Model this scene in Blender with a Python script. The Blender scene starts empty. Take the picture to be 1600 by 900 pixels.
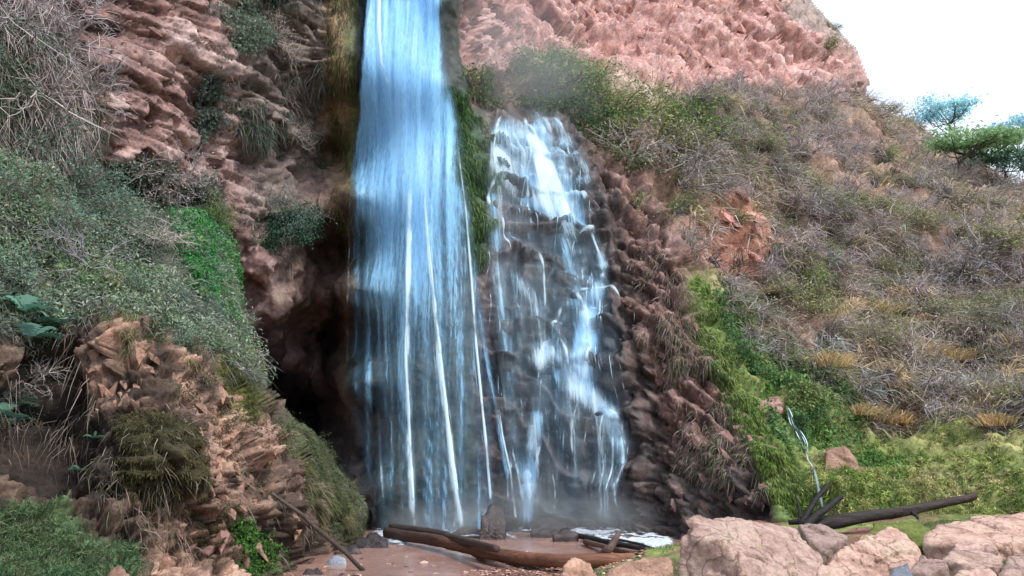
import bpy, bmesh, math, random
import numpy as np
from mathutils import Vector, Matrix

R = math.radians
random.seed(7)
rng = np.random.default_rng(7)
SC = bpy.context.scene
COL = SC.collection

# ------------------------------------------------------------------ camera
PITCH = R(9.6); FPX = 1386.0; CAM = np.array([0.0, 0.0, 1.7])
cd = bpy.data.cameras.new('camera'); cam = bpy.data.objects.new('camera', cd); COL.objects.link(cam)
cam.location = CAM; cam.rotation_euler = (R(90) + PITCH, 0, 0)
cd.sensor_width = 36.0; cd.lens = 36.0 * FPX / 1600.0
cd.clip_start = 0.05; cd.clip_end = 3000
SC.camera = cam

# ------------------------------------------------------------------ world, sun, exposure
SUN_EL, SUN_AZ = R(52), R(128)      # azimuth clockwise from +Y: behind the camera on the right
w = bpy.data.worlds.new('World'); SC.world = w; w.use_nodes = True
nt = w.node_tree; nt.nodes.clear()
sky = nt.nodes.new('ShaderNodeTexSky'); sky.sky_type = 'NISHITA'; sky.sun_disc = False
sky.sun_elevation = SUN_EL; sky.sun_rotation = SUN_AZ
mixw = nt.nodes.new('ShaderNodeMix'); mixw.data_type = 'RGBA'; mixw.inputs[0].default_value = 0.7
mixw.inputs[7].default_value = (9.0, 10.0, 11.4, 1)      # bright even overcast in front of the blue
nt.links.new(sky.outputs[0], mixw.inputs[6])
bg = nt.nodes.new('ShaderNodeBackground'); bg.inputs[1].default_value = 0.115
nt.links.new(mixw.outputs[2], bg.inputs[0])
wo = nt.nodes.new('ShaderNodeOutputWorld'); nt.links.new(bg.outputs[0], wo.inputs[0])
sd = bpy.data.lights.new('sun', 'SUN'); sun = bpy.data.objects.new('sun', sd); COL.objects.link(sun)
sd.energy = 2.6; sd.angle = R(11); sd.color = (1.0, 0.96, 0.91)
dirv = Vector((math.sin(SUN_AZ) * math.cos(SUN_EL), math.cos(SUN_AZ) * math.cos(SUN_EL), math.sin(SUN_EL)))
sun.rotation_euler = dirv.to_track_quat('Z', 'Y').to_euler()
SC.view_settings.view_transform = 'Standard'; SC.view_settings.look = 'None'
SC.view_settings.gamma = 1; SC.view_settings.exposure = 0.5
SC.render.engine = 'CYCLES'
SC.cycles.transparent_max_bounces = 24; SC.cycles.max_bounces = 6

# ------------------------------------------------------------------ small maths
def P(px, py, Y):
    """point seen at pixel (px, py) of the 1600x900 photograph, Y metres ahead"""
    px = np.asarray(px, float); py = np.asarray(py, float); Y = np.asarray(Y, float)
    u = (px - 800) / FPX; v = -(py - 450) / FPX
    dy = math.cos(PITCH) - v * math.sin(PITCH); dz = math.sin(PITCH) + v * math.cos(PITCH)
    t = Y / dy
    return np.stack([u * t, Y + 0 * t, CAM[2] + dz * t], -1)
def PZ(px, py, z):
    u = (px - 800) / FPX; v = -(py - 450) / FPX
    dy = math.cos(PITCH) - v * math.sin(PITCH); dz = math.sin(PITCH) + v * math.cos(PITCH)
    t = (z - CAM[2]) / dz
    return np.array([u * t, dy * t, z])
def project(p):
    d = np.asarray(p) - CAM
    f = d[..., 1] * math.cos(PITCH) + d[..., 2] * math.sin(PITCH)
    v = -d[..., 1] * math.sin(PITCH) + d[..., 2] * math.cos(PITCH)
    return 800 + FPX * d[..., 0] / f, 450 - FPX * v / f
def sst(a, b, x):
    t = np.clip((x - a) / (b - a), 0, 1); return t * t * (3 - 2 * t)
def _h(ix, iy, iz, s):
    n = (ix * 374761393 + iy * 668265263 + iz * 2147483647 + s * 1274126177) & 0xFFFFFFFF
    n = ((n ^ (n >> 13)) * 1274126177) & 0xFFFFFFFF
    n = ((n ^ (n >> 16)) * 2246822519) & 0xFFFFFFFF
    return ((n ^ (n >> 15)) & 0xFFFFFF) / float(0xFFFFFF)
def vnoise(p, s=0):
    p = np.asarray(p, float); i = np.floor(p).astype(np.int64); f = p - i; f = f * f * f * (f * (f * 6 - 15) + 10)
    o = 0
    for dx in (0, 1):
        for dy in (0, 1):
            for dz in (0, 1):
                wt = (f[..., 0] if dx else 1 - f[..., 0]) * (f[..., 1] if dy else 1 - f[..., 1]) * (f[..., 2] if dz else 1 - f[..., 2])
                o = o + wt * _h(i[..., 0] + dx, i[..., 1] + dy, i[..., 2] + dz, s)
    return o * 2 - 1
def fbm(p, s=0, o=4, g=0.5, ridge=False):
    a, t, n = 1.0, 0, 0
    p = np.asarray(p, float)
    for k in range(o):
        v = vnoise(p, s + 17 * k)
        if ridge: v = 1 - 2 * np.abs(v)
        t = t + a * v; n += a; a *= g; p = p * 2.03 + 11.3
    return t / n
def voro(p, s=0):
    """F1, F2, a random number per cell and the vector from the cell's seed"""
    p = np.asarray(p, float); i = np.floor(p).astype(np.int64)
    f1 = np.full(p.shape[:-1], 9.0); f2 = f1.copy(); idn = np.zeros_like(f1); vec = np.zeros_like(p)
    for dx in (-1, 0, 1):
        for dy in (-1, 0, 1):
            for dz in (-1, 0, 1):
                cx, cy, cz = i[..., 0] + dx, i[..., 1] + dy, i[..., 2] + dz
                q = np.stack([cx + _h(cx, cy, cz, s), cy + _h(cx, cy, cz, s + 1), cz + _h(cx, cy, cz, s + 2)], -1)
                dv = p - q; d = np.sqrt((dv ** 2).sum(-1))
                nearer = d < f1
                f2 = np.where(nearer, f1, np.minimum(f2, d))
                idn = np.where(nearer, _h(cx, cy, cz, s + 3), idn)
                vec = np.where(nearer[..., None], dv, vec)
                f1 = np.where(nearer, d, f1)
    return f1, f2, idn, vec
def blocks(p, s, tilt=0.7):
    """broken-rock relief: every cell its own offset and its own tilt"""
    f1, f2, idn, vec = voro(p, s)
    a = (idn * 7919.0) % 1.0; b = (idn * 104729.0) % 1.0; c = (idn * 1299709.0) % 1.0
    v = (idn - 0.5) + tilt * (vec[..., 0] * (a - .5) + vec[..., 1] * (b - .5) + vec[..., 2] * (c - .5)) * 2
    crack = 1 - sst(0.0, 0.10, f2 - f1)
    return v - 0.35 * crack, idn, crack
def strata(p, h, fx, s, warp):
    """bedded rock: thin layers, each broken into blocks that stand out by different amounts"""
    wv = p[..., 2] / h + warp; k = np.floor(wv); f = wv - k; ki = k.astype(np.int64)
    rk = _h(ki, 0 * ki, 0 * ki, s); fk = fx * (.5 + 1.2 * _h(ki, 0 * ki + 5, 0 * ki, s))
    wob = .35 * fbm(p * 2.2, s + 3, 2)
    a = p[..., 0] * fk + rk * 9 + wob; b = p[..., 1] * fk + rk * 5 + wob; ca = np.floor(a); cb = np.floor(b)
    r = _h(ca.astype(np.int64), cb.astype(np.int64), ki, s + 1); fa = a - ca; fb_ = b - cb
    ef = np.minimum(f, 1 - f); ea = np.minimum(np.minimum(fa, 1 - fa), np.minimum(fb_, 1 - fb_)) / fk * .6 / h
    joint = 1 - sst(0.0, .16, np.minimum(ef, ea))
    tl = (r - .5) * (fa - .5) * .9 + (_h(ca.astype(np.int64), ki, cb.astype(np.int64), s + 2) - .5) * (f - .5) * .8
    return .55 * (r - .5) + .6 * (rk - .5) + tl - .28 * joint, r
def sdist(px, py, poly):
    """signed distance in pixels to a polygon, positive inside"""
    px = np.asarray(px, float); py = np.asarray(py, float)
    ins = np.zeros(px.shape, bool); dm = np.full(px.shape, 1e9)
    n = len(poly)
    for k in range(n):
        x0, y0 = poly[k]; x1, y1 = poly[(k + 1) % n]
        c = ((y0 > py) != (y1 > py)) & (px < (x1 - x0) * (py - y0) / ((y1 - y0) or 1e-9) + x0)
        ins ^= c
        ex, ey = x1 - x0, y1 - y0; L = ex * ex + ey * ey or 1e-9
        t = np.clip(((px - x0) * ex + (py - y0) * ey) / L, 0, 1)
        dm = np.minimum(dm, np.hypot(px - x0 - t * ex, py - y0 - t * ey))
    return np.where(ins, dm, -dm)
def ldist(px, py, line):
    dm = np.full(np.shape(px), 1e9)
    for (x0, y0), (x1, y1) in zip(line[:-1], line[1:]):
        ex, ey = x1 - x0, y1 - y0; L = ex * ex + ey * ey or 1e-9
        t = np.clip(((px - x0) * ex + (py - y0) * ey) / L, 0, 1)
        dm = np.minimum(dm, np.hypot(px - x0 - t * ex, py - y0 - t * ey))
    return dm
def rbf_fit(pts, vals, sm=1e-3):
    X = np.array(pts, float) / 100.0; n = len(X)
    d = np.hypot(X[:, None, 0] - X[None, :, 0], X[:, None, 1] - X[None, :, 1])
    K = d + 0.0                                     # linear kernel with a little rounding: no overshoot
    K = np.sqrt(d * d + 0.04)
    A = np.zeros((n + 3, n + 3)); A[:n, :n] = K - sm * np.eye(n); A[:n, n] = 1; A[:n, n + 1:] = X; A[n:, :n] = A[:n, n:].T
    s = np.linalg.solve(A, np.concatenate([np.array(vals, float), [0, 0, 0]]))
    def f(px, py):
        px = np.asarray(px, float) / 100; py = np.asarray(py, float) / 100
        o = s[n] + s[n + 1] * px + s[n + 2] * py
        for k in range(n):
            o = o + s[k] * np.sqrt((px - X[k, 0]) ** 2 + (py - X[k, 1]) ** 2 + 0.04)
        return o
    return f

# ------------------------------------------------------------------ objects, names, labels
def link(name, me, mat=None, parent=None):
    o = bpy.data.objects.new(name, me); COL.objects.link(o)
    if mat is not None and me is not None and not me.materials: me.materials.append(mat)
    if parent is not None: o.parent = parent
    return o
def mesh_np(name, V, F, col=None, smooth=True, uv=None, extra=None):
    """mesh from arrays; F is an (n,3) or (n,4) index array; col an (nverts,4) array"""
    V = np.asarray(V, np.float32); F = np.asarray(F, np.int32); k = F.shape[1]
    me = bpy.data.meshes.new(name)
    me.vertices.add(len(V)); me.vertices.foreach_set('co', V.ravel())
    me.loops.add(F.size); me.loops.foreach_set('vertex_index', F.ravel())
    me.polygons.add(len(F)); me.polygons.foreach_set('loop_start', np.arange(0, F.size, k, dtype=np.int32))
    me.polygons.foreach_set('use_smooth', np.full(len(F), smooth))
    me.update(calc_edges=True)
    if col is not None:
        a = me.color_attributes.new('Col', 'FLOAT_COLOR', 'POINT'); a.data.foreach_set('color', np.asarray(col, np.float32).ravel())
    if uv is not None:
        u = me.uv_layers.new(name='UVMap'); u.data.foreach_set('uv', np.asarray(uv, np.float32)[F.ravel()].ravel())
    me.validate()
    return me
def tag(o, label=None, cat=None, group=None, kind=None):
    if label: o['label'] = label
    if cat: o['category'] = cat
    if group: o['group'] = group
    if kind: o['kind'] = kind
    return o
def empty(name, loc, rot=(0, 0, 0), sc=1.0):
    o = bpy.data.objects.new(name, None); COL.objects.link(o)
    o.location = loc; o.rotation_euler = rot; o.scale = (sc, sc, sc) if np.isscalar(sc) else sc
    o.empty_display_size = 0.2
    return o
def clone(root, loc, rot, sc, label, group, cat):
    r = root.copy(); COL.objects.link(r); r.location = loc; r.rotation_euler = rot
    r.scale = (sc, sc, sc) if np.isscalar(sc) else sc
    r['label'] = label; r['group'] = group; r['category'] = cat
    for ch in root.children:
        c = ch.copy(); COL.objects.link(c); c.parent = r
    return r

# ------------------------------------------------------------------ materials
def newmat(name):
    m = bpy.data.materials.new(name); m.use_nodes = True; t = m.node_tree
    b = t.nodes['Principled BSDF']; b.inputs['Specular IOR Level'].default_value = 0.3
    return m, t, b
def N(t, typ, **kw):
    n = t.nodes.new(typ)
    for k, v in kw.items():
        if k.startswith('i_'): n.inputs[k[2:]].default_value = v
        elif isinstance(k, str): setattr(n, k, v)
    return n
def noise_node(t, scale, detail=6, rough=0.6, vec=None, dist=0.0):
    n = t.nodes.new('ShaderNodeTexNoise'); n.inputs['Scale'].default_value = scale; n.inputs['Detail'].default_value = detail
    n.inputs['Roughness'].default_value = rough; n.inputs['Distortion'].default_value = dist
    if vec is not None: t.links.new(vec, n.inputs['Vector'])
    return n.outputs[0]
def ramp(t, src, stops):
    r = t.nodes.new('ShaderNodeValToRGB'); e = r.color_ramp.elements
    while len(e) < len(stops): e.new(0.5)
    for k, (p, c) in enumerate(stops):
        e[k].position = p; e[k].color = (c[0], c[1], c[2], 1) if not np.isscalar(c) else (c, c, c, 1)
    t.links.new(src, r.inputs[0]); return r.outputs[0]
def mul(t, a, b, fac=1.0, mode='MULTIPLY'):
    m = t.nodes.new('ShaderNodeMix'); m.data_type = 'RGBA'; m.blend_type = mode; m.inputs[0].default_value = fac
    for s, i in ((a, 6), (b, 7)):
        if isinstance(s, tuple): m.inputs[i].default_value = s
        else: t.links.new(s, m.inputs[i])
    return m.outputs[2]
def bump(t, h, b, strength, dist):
    n = t.nodes.new('ShaderNodeBump'); n.inputs['Strength'].default_value = strength; n.inputs['Distance'].default_value = dist
    t.links.new(h, n.inputs['Height']); t.links.new(n.outputs[0], b.inputs['Normal']); return n
def math_node(t, op, a, b=None):
    n = t.nodes.new('ShaderNodeMath'); n.operation = op
    for s, i in ((a, 0), (b, 1)):
        if s is None: continue
        if np.isscalar(s): n.inputs[i].default_value = s
        else: t.links.new(s, n.inputs[i])
    return n.outputs[0]

def mat_terrain():
    """rock and soil: the vertex colour says which stone or moss lies where, with painted shade in hollows, alpha how wet it is"""
    m, t, b = newmat('rock_face')
    at = N(t, 'ShaderNodeAttribute', attribute_name='Col'); tc = N(t, 'ShaderNodeTexCoord')
    n1 = noise_node(t, 3.0, 8, 0.65, tc.outputs['Object']); n2 = noise_node(t, 18.0, 6, 0.7, tc.outputs['Object'])
    c = mul(t, at.outputs['Color'], ramp(t, n1, [(0.3, (0.5, 0.48, 0.5)), (0.5, (1, 1, 1)), (0.68, (1.55, 1.5, 1.42))]))
    c = mul(t, c, ramp(t, n2, [(0.32, 0.55), (0.5, 1.0), (0.7, 1.4)]))
    t.links.new(c, b.inputs['Base Color'])
    rr = N(t, 'ShaderNodeMapRange'); rr.inputs['To Min'].default_value = 0.92; rr.inputs['To Max'].default_value = 0.34
    t.links.new(at.outputs['Alpha'], rr.inputs['Value']); t.links.new(rr.outputs[0], b.inputs['Roughness'])
    h = math_node(t, 'ADD', math_node(t, 'MULTIPLY', n1, 1.0), math_node(t, 'MULTIPLY', n2, 0.45))
    bump(t, h, b, 0.8, 0.05)
    return m
def mat_stone(name, stops, scale=2.5, rough=0.9, bdist=0.04, lichen=None, cracks=0):
    m, t, b = newmat(name); tc = N(t, 'ShaderNodeTexCoord'); oi = N(t, 'ShaderNodeObjectInfo')
    mp = N(t, 'ShaderNodeVectorMath', operation='ADD'); t.links.new(tc.outputs['Object'], mp.inputs[0])
    cb = N(t, 'ShaderNodeCombineXYZ')
    t.links.new(math_node(t, 'MULTIPLY', oi.outputs['Random'], 31.0), cb.inputs[0]); t.links.new(cb.outputs[0], mp.inputs[1])
    v = mp.outputs[0]
    n1 = noise_node(t, scale, 8, 0.65, v, 0.6); n2 = noise_node(t, scale * 9, 6, 0.7, v)
    c = ramp(t, n1, stops)
    c = mul(t, c, ramp(t, n2, [(0.3, 0.6), (0.5, 1.0), (0.7, 1.3)]))
    if cracks:
        wv = N(t, 'ShaderNodeVectorMath', operation='ADD'); t.links.new(v, wv.inputs[0]); sc = N(t, 'ShaderNodeTexNoise'); sc.inputs['Scale'].default_value = 2.2; sc.inputs['Detail'].default_value = 5; t.links.new(v, sc.inputs['Vector'])
        ms = N(t, 'ShaderNodeVectorMath', operation='SCALE'); ms.inputs['Scale'].default_value = .55; t.links.new(sc.outputs[1], ms.inputs[0]); t.links.new(ms.outputs[0], wv.inputs[1])
        vo = N(t, 'ShaderNodeTexVoronoi', feature='DISTANCE_TO_EDGE'); vo.inputs['Scale'].default_value = cracks; t.links.new(wv.outputs[0], vo.inputs['Vector'])
        ck = ramp(t, vo.outputs['Distance'], [(0.0, (0.34, 0.28, 0.24)), (0.035, (1, 1, 1))]); c = mul(t, c, ck, .8)
    rv = ramp(t, oi.outputs['Random'], [(0, (0.72, 0.72, 0.75)), (0.5, (1, 1, 1)), (1, (1.28, 1.2, 1.15))])
    c = mul(t, c, rv)
    if lichen:
        n3 = noise_node(t, scale * 1.3, 5, 0.6, v); 
        mk = ramp(t, n3, [(0.62, 0.0), (0.72, 0.7)])
        mm = t.nodes.new('ShaderNodeMix'); mm.data_type = 'RGBA'; t.links.new(mk, mm.inputs[0]); t.links.new(c, mm.inputs[6]); mm.inputs[7].default_value = (*lichen, 1); c = mm.outputs[2]
    t.links.new(c, b.inputs['Base Color']); b.inputs['Roughness'].default_value = rough
    h = math_node(t, 'ADD', n1, math_node(t, 'MULTIPLY', n2, 0.4)); bump(t, h, b, 0.8, bdist)
    return m
def mat_leaf(name, tr=0.35):
    """plants: the colour of every blade or leaf is stored with it, each plant varies a little"""
    m, t, b = newmat(name); at = N(t, 'ShaderNodeAttribute', attribute_name='Col'); oi = N(t, 'ShaderNodeObjectInfo')
    rv = ramp(t, oi.outputs['Random'], [(0, (0.8, 0.84, 0.92)), (0.5, (1.15, 1.15, 1.17)), (1, (1.5, 1.4, 1.25))])
    c = mul(t, at.outputs['Color'], rv)
    t.links.new(c, b.inputs['Base Color']); b.inputs['Roughness'].default_value = 0.75
    ts = N(t, 'ShaderNodeBsdfTranslucent'); t.links.new(c, ts.inputs[0])
    mx = N(t, 'ShaderNodeMixShader'); mx.inputs[0].default_value = tr
    t.links.new(b.outputs[0], mx.inputs[1]); t.links.new(ts.outputs[0], mx.inputs[2])
    t.links.new(mx.outputs[0], t.nodes['Material Output'].inputs[0])
    return m
def mat_wood(name, stops, rough=0.7):
    m, t, b = newmat(name); tc = N(t, 'ShaderNodeTexCoord')
    mp = N(t, 'ShaderNodeMapping'); mp.inputs['Scale'].default_value = (1.2, 14, 14); t.links.new(tc.outputs['Object'], mp.inputs[0])
    n1 = noise_node(t, 1.5, 8, 0.65, mp.outputs[0], 0.4); n2 = noise_node(t, 1.1, 4, 0.6, tc.outputs['Object'])
    at = N(t, 'ShaderNodeAttribute', attribute_name='Col')
    c = mul(t, at.outputs['Color'], ramp(t, n1, stops)); c = mul(t, c, ramp(t, n2, [(0.35, 0.7), (0.6, 1.2)]))
    t.links.new(c, b.inputs['Base Color']); b.inputs['Roughness'].default_value = rough
    bump(t, n1, b, 0.8, 0.03)
    return m
def mat_water_fall():
    """falling water: white where it is thick, letting the rock through where it is thin; streaks run along the fall"""
    m, t, b = newmat('falling_water'); uv = N(t, 'ShaderNodeUVMap'); at = N(t, 'ShaderNodeAttribute', attribute_name='Col')
    mp = N(t, 'ShaderNodeMapping'); mp.inputs['Scale'].default_value = (11.0, 0.3, 1); t.links.new(uv.outputs[0], mp.inputs[0])
    mq = N(t, 'ShaderNodeMapping'); mq.inputs['Scale'].default_value = (34.0, 5.0, 1); t.links.new(uv.outputs[0], mq.inputs[0])
    n1 = noise_node(t, 1.0, 5, 0.65, mp.outputs[0], 0.35); n2 = noise_node(t, 1.0, 4, 0.6, mq.outputs[0], 0.5)
    s = math_node(t, 'ADD', math_node(t, 'MULTIPLY', n1, 0.6), math_node(t, 'MULTIPLY', n2, 0.4))
    thr = math_node(t, 'SUBTRACT', 1.0, at.outputs['Alpha'])      # density -> threshold
    a = N(t, 'ShaderNodeMapRange'); a.interpolation_type = 'SMOOTHSTEP'
    t.links.new(s, a.inputs['Value'])
    t.links.new(math_node(t, 'ADD', math_node(t, 'MULTIPLY', thr, 0.72), 0.02), a.inputs['From Min'])
    t.links.new(math_node(t, 'ADD', math_node(t, 'MULTIPLY', thr, 0.72), 0.36), a.inputs['From Max'])
    a.inputs['To Max'].default_value = 0.95
    fin = math_node(t, 'MULTIPLY', a.outputs[0], math_node(t, 'MINIMUM', math_node(t, 'MULTIPLY', at.outputs['Alpha'], 2.0), 0.8))
    film = math_node(t, 'MULTIPLY', math_node(t, 'MULTIPLY', math_node(t, 'MINIMUM', math_node(t, 'POWER', at.outputs['Alpha'], 1.5), 1.0), 0.34), math_node(t, 'ADD', 0.35, n1))
    fin = math_node(t, 'MINIMUM', math_node(t, 'ADD', fin, film), 0.96)
    t.links.new(at.outputs['Color'], b.inputs['Base Color']); b.inputs['Roughness'].default_value = 0.45
    ts = N(t, 'ShaderNodeBsdfTranslucent'); t.links.new(at.outputs['Color'], ts.inputs[0])
    mx = N(t, 'ShaderNodeMixShader'); mx.inputs[0].default_value = 0.3; t.links.new(b.outputs[0], mx.inputs[1]); t.links.new(ts.outputs[0], mx.inputs[2])
    tr = N(t, 'ShaderNodeBsdfTransparent'); m2 = N(t, 'ShaderNodeMixShader')
    t.links.new(fin, m2.inputs[0]); t.links.new(tr.outputs[0], m2.inputs[1]); t.links.new(mx.outputs[0], m2.inputs[2])
    t.links.new(m2.outputs[0], t.nodes['Material Output'].inputs[0])
    return m
def mat_pool():
    m, t, b = newmat('pool_water'); tc = N(t, 'ShaderNodeTexCoord')
    n1 = noise_node(t, 0.9, 5, 0.6, tc.outputs['Object'], 0.5); n2 = noise_node(t, 9, 4, 0.6, tc.outputs['Object'], 0.8)
    t.links.new(ramp(t, n1, [(0.3, (0.27, 0.145, 0.115)), (0.7, (0.43, 0.26, 0.215))]), b.inputs['Base Color'])
    b.inputs['Roughness'].default_value = 0.14; b.inputs['Specular IOR Level'].default_value = 0.5
    bump(t, n2, b, 0.35, 0.02)
    return m
M_ROCK = mat_terrain()
M_RIB = mat_stone('rib_stone', [(0.25, (0.055, 0.035, 0.03)), (0.5, (0.16, 0.085, 0.068)), (0.75, (0.30, 0.18, 0.15))], 3.0, 0.7)
M_RED = mat_stone('red_stone', [(0.25, (0.26, 0.125, 0.105)), (0.5, (0.45, 0.235, 0.20)), (0.75, (0.60, 0.38, 0.34))], 2.0)
M_LEFTS = mat_stone('brown_stone', [(0.25, (0.10, 0.06, 0.052)), (0.5, (0.25, 0.14, 0.118)), (0.75, (0.42, 0.27, 0.235))], 2.6)
M_TAN = mat_stone('tan_stone', [(0.25, (0.16, 0.09, 0.065)), (0.5, (0.36, 0.21, 0.15)), (0.75, (0.55, 0.36, 0.27))], 3.0)
M_BOULD = mat_stone('pink_sandstone', [(0.27, (0.15, 0.095, 0.072)), (0.40, (0.33, 0.215, 0.175)), (0.53, (0.46, 0.315, 0.265)), (0.64, (0.40, 0.31, 0.235)), (0.78, (0.58, 0.47, 0.40))], 2.6, 0.9, 0.07, lichen=(0.30, 0.27, 0.10), cracks=2.6)
M_WETR = mat_stone('wet_dark_stone', [(0.25, (0.02, 0.018, 0.02)), (0.5, (0.055, 0.045, 0.045)), (0.75, (0.14, 0.11, 0.11))], 5.0, 0.3)
M_PALE = mat_stone('pale_stone', [(0.25, (0.12, 0.125, 0.14)), (0.5, (0.2, 0.22, 0.26)), (0.75, (0.34, 0.37, 0.44))], 4.0, 0.6)
M_LEAF = mat_leaf('leaf'); M_GRASS = mat_leaf('grass_blade', 0.25); M_TWIG = mat_leaf('twig', 0.0)
M_WATER = mat_water_fall(); M_POOL = mat_pool()
M_WOOD = mat_wood('weathered_wood', [(0.3, 0.5), (0.5, 1.0), (0.7, 1.35)])
M_CHAR = mat_wood('charred_wood', [(0.3, 0.5), (0.5, 1.0), (0.7, 1.5)], 0.6)

# ------------------------------------------------------------------ the shape of the gorge
# (px, py, metres ahead): where each bit of rock or slope stands
G0 = [
 # left wall
 (-260,-160,9.8),(-260,200,10.2),(-260,500,10.5),(0,-160,12.2),(0,0,12.4),(0,200,12.6),(0,420,13.5),(150,-160,13.8),(150,0,13.8),(150,150,13.9),
 (200,250,14.8),(300,-160,15.5),(300,0,15.4),(300,200,15.7),(400,-160,16.8),(400,0,16.6),(420,150,17.0),(400,320,16.9),(340,400,16.6),(250,420,16.2),
 (460,-100,17.4),(470,80,17.6),(470,200,18.0),(455,320,17.6),(450,400,17.7),(400,470,17.6),(300,560,18.0),(385,610,19.8),(440,490,17.7),(440,560,19.4),
 # the dark cleft beside the fall
 (510,150,18.6),(512,260,19.8),(512,400,20.8),(500,520,22.4),(505,640,22.6),(520,760,20.5),(560,860,17.6),(450,700,22.0),(400,800,19.0),
 # buttress and fall face
 (520,-160,17.9),(522,0,17.7),(530,120,17.7),(545,300,17.75),(545,450,17.7),(555,600,17.6),(580,760,17.3),
 (580,-160,18.2),(580,0,18.0),(580,300,17.8),(600,600,17.4),(620,840,16.95),(650,-160,18.4),(650,0,18.3),(660,300,17.8),(680,600,17.3),(700,835,16.9),
 (705,-160,18.8),(708,0,18.7),(715,120,18.7),(735,260,18.5),(750,420,18.2),(755,600,17.5),(765,835,16.8),
 (735,0,21.0),(740,80,21.0),(745,150,19.9),
 # cascade
 (760,190,20.0),(800,180,20.4),(800,300,19.2),(800,420,18.5),(800,520,17.9),(800,700,17.2),(810,830,17.2),(870,200,20.5),(870,300,19.4),(890,420,18.6),
 (900,550,17.6),(920,700,17.0),(920,825,17.1),(1000,830,16.7),(985,650,17.0),(965,450,18.2),(935,300,19.6),(900,190,20.9),
 # the broken rib
 (1060,820,15.8),(1150,810,14.9),(1230,800,14.5),(1090,600,16.5),(1170,690,15.5),(1210,720,15.0),(1020,400,18.3),(1060,400,18.1),(1085,470,17.4),(960,240,20.6),(1000,300,19.7),(1120,560,16.6),
 # gully and hillside
 (1095,430,19.0),(1125,500,18.2),(1165,590,17.1),(1220,650,16.3),(1250,710,15.7),(1262,800,14.9),(1300,640,17.0),(1300,810,14.0),(1350,700,15.9),(1310,740,14.6),
 (1450,760,14.6),(1600,790,13.3),(1880,800,11.8),(1600,700,15.6),(1880,650,15.0),(1450,640,17.8),(1600,600,18.2),(1300,560,18.9),(1450,560,19.6),
 (1150,330,22.0),(1120,400,20.2),(1190,430,20.6),(1100,250,23.6),(1000,180,23.4),(940,170,22.6),(870,120,23.2),(860,165,21.2),(780,140,21.6),(1200,480,19.9),(1060,330,20.6),
 (1400,450,22.6),(1600,450,22.6),(1880,450,19.0),(1300,300,25.8),(1200,210,27.5),(1100,160,27.0),(1400,240,33.0),(1500,320,29.0),(1600,310,30.5),
 (1350,180,34.5),(1440,205,38.0),(1520,255,36.5),(1600,290,35.0),(1880,330,26),
 # the red cliff above
 (1345,110,37.0),(1290,30,37.0),(1255,-20,37.0),(1250,-160,40.0),(1200,90,33.0),(1200,150,30.5),(1120,50,31.5),(1080,110,28.8),(1000,40,29.5),(960,100,26.5),(950,-20,30.0),(900,60,27.0),
 (860,0,27.0),(800,0,25.5),(800,-160,27.0),(800,80,23.6),(950,-160,32.0),(1100,-160,35.0)]
depth0 = rbf_fit([(a, b) for a, b, c in G0], [c for a, b, c in G0])
B0 = [(-260,940,6.2),(-260,700,7.0),(-260,400,8.5),(-260,200,10.5),(0,940,7.9),(0,860,8.6),(0,700,9.4),(60,640,10.2),(200,940,9.0),(400,940,10.6),(330,880,10.3),(450,900,12.0),
 (480,860,13.0),(565,860,15.0),(575,810,15.4),(140,700,9.9),(190,720,9.9),(250,700,9.9),(300,780,10.2),(350,700,11.0),(250,830,9.9),(410,820,11.4),(450,720,12.6),(540,770,14.3),(470,800,12.6),
 (0,560,10.0),(80,560,10.7),(150,560,10.6),(200,520,10.6),(270,560,11.0),(360,560,12.0),(390,620,12.2),(0,400,11.2),(150,420,12.0),(250,420,12.8),(330,430,13.6),(365,480,13.6),(130,300,13.2),(230,340,13.8),
 (0,250,12.2),(320,350,14.6)]
depthB = rbf_fit([(a, b) for a, b, c in B0], [c for a, b, c in B0])

SKYLINE = [(1252,-400),(1256,-20),(1272,8),(1300,38),(1334,72),(1346,98),(1357,124),(1350,150),(1378,172),(1420,186),(1455,208),(1510,240),(1600,292),(1900,380)]
SKYPOLY = SKYLINE + [(1900,1200),(-900,1200),(-900,-400)]
BL_TOP = [(-400,190),(0,215),(70,225),(135,262),(190,300),(250,332),(330,326),(358,380),(372,470),(392,540),(430,630),(492,676),(540,738),(578,796),(584,850),(590,990)]
BL_POLY = BL_TOP + [(-400,990)]

def grid(x0, x1, y0, y1, st):
    xs = np.arange(x0, x1 + .1, st); ys = np.arange(y0, y1 + .1, st)
    return np.meshgrid(xs, ys)
def normals(V):
    dx = np.gradient(V, axis=1); dy = np.gradient(V, axis=0)
    n = np.cross(dx, dy); n /= np.linalg.norm(n, axis=-1, keepdims=True) + 1e-9
    s = ((CAM - V) * n).sum(-1) < 0; n[s] *= -1
    return n
class Sheet: pass
def sample(S, px, py):
    """position and normal of the finished ground or rock at a place on it"""
    fx = np.clip((np.asarray(px, float) - S.x0) / S.st, 0, S.V.shape[1] - 1.001); fy = np.clip((np.asarray(py, float) - S.y0) / S.st, 0, S.V.shape[0] - 1.001)
    ix = fx.astype(int); iy = fy.astype(int); tx = (fx - ix)[..., None]; ty = (fy - iy)[..., None]
    def bil(A): return (A[iy, ix] * (1 - tx) + A[iy, ix + 1] * tx) * (1 - ty) + (A[iy + 1, ix] * (1 - tx) + A[iy + 1, ix + 1] * tx) * ty
    n = bil(S.Ns); n /= np.linalg.norm(n, axis=-1, keepdims=True) + 1e-9
    return bil(S.V), n
def rotz(p, a):
    c, s = math.cos(a), math.sin(a); q = p.copy(); q[..., 0] = c * p[..., 0] - s * p[..., 2]; q[..., 2] = s * p[..., 0] + c * p[..., 2]; return q
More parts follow.
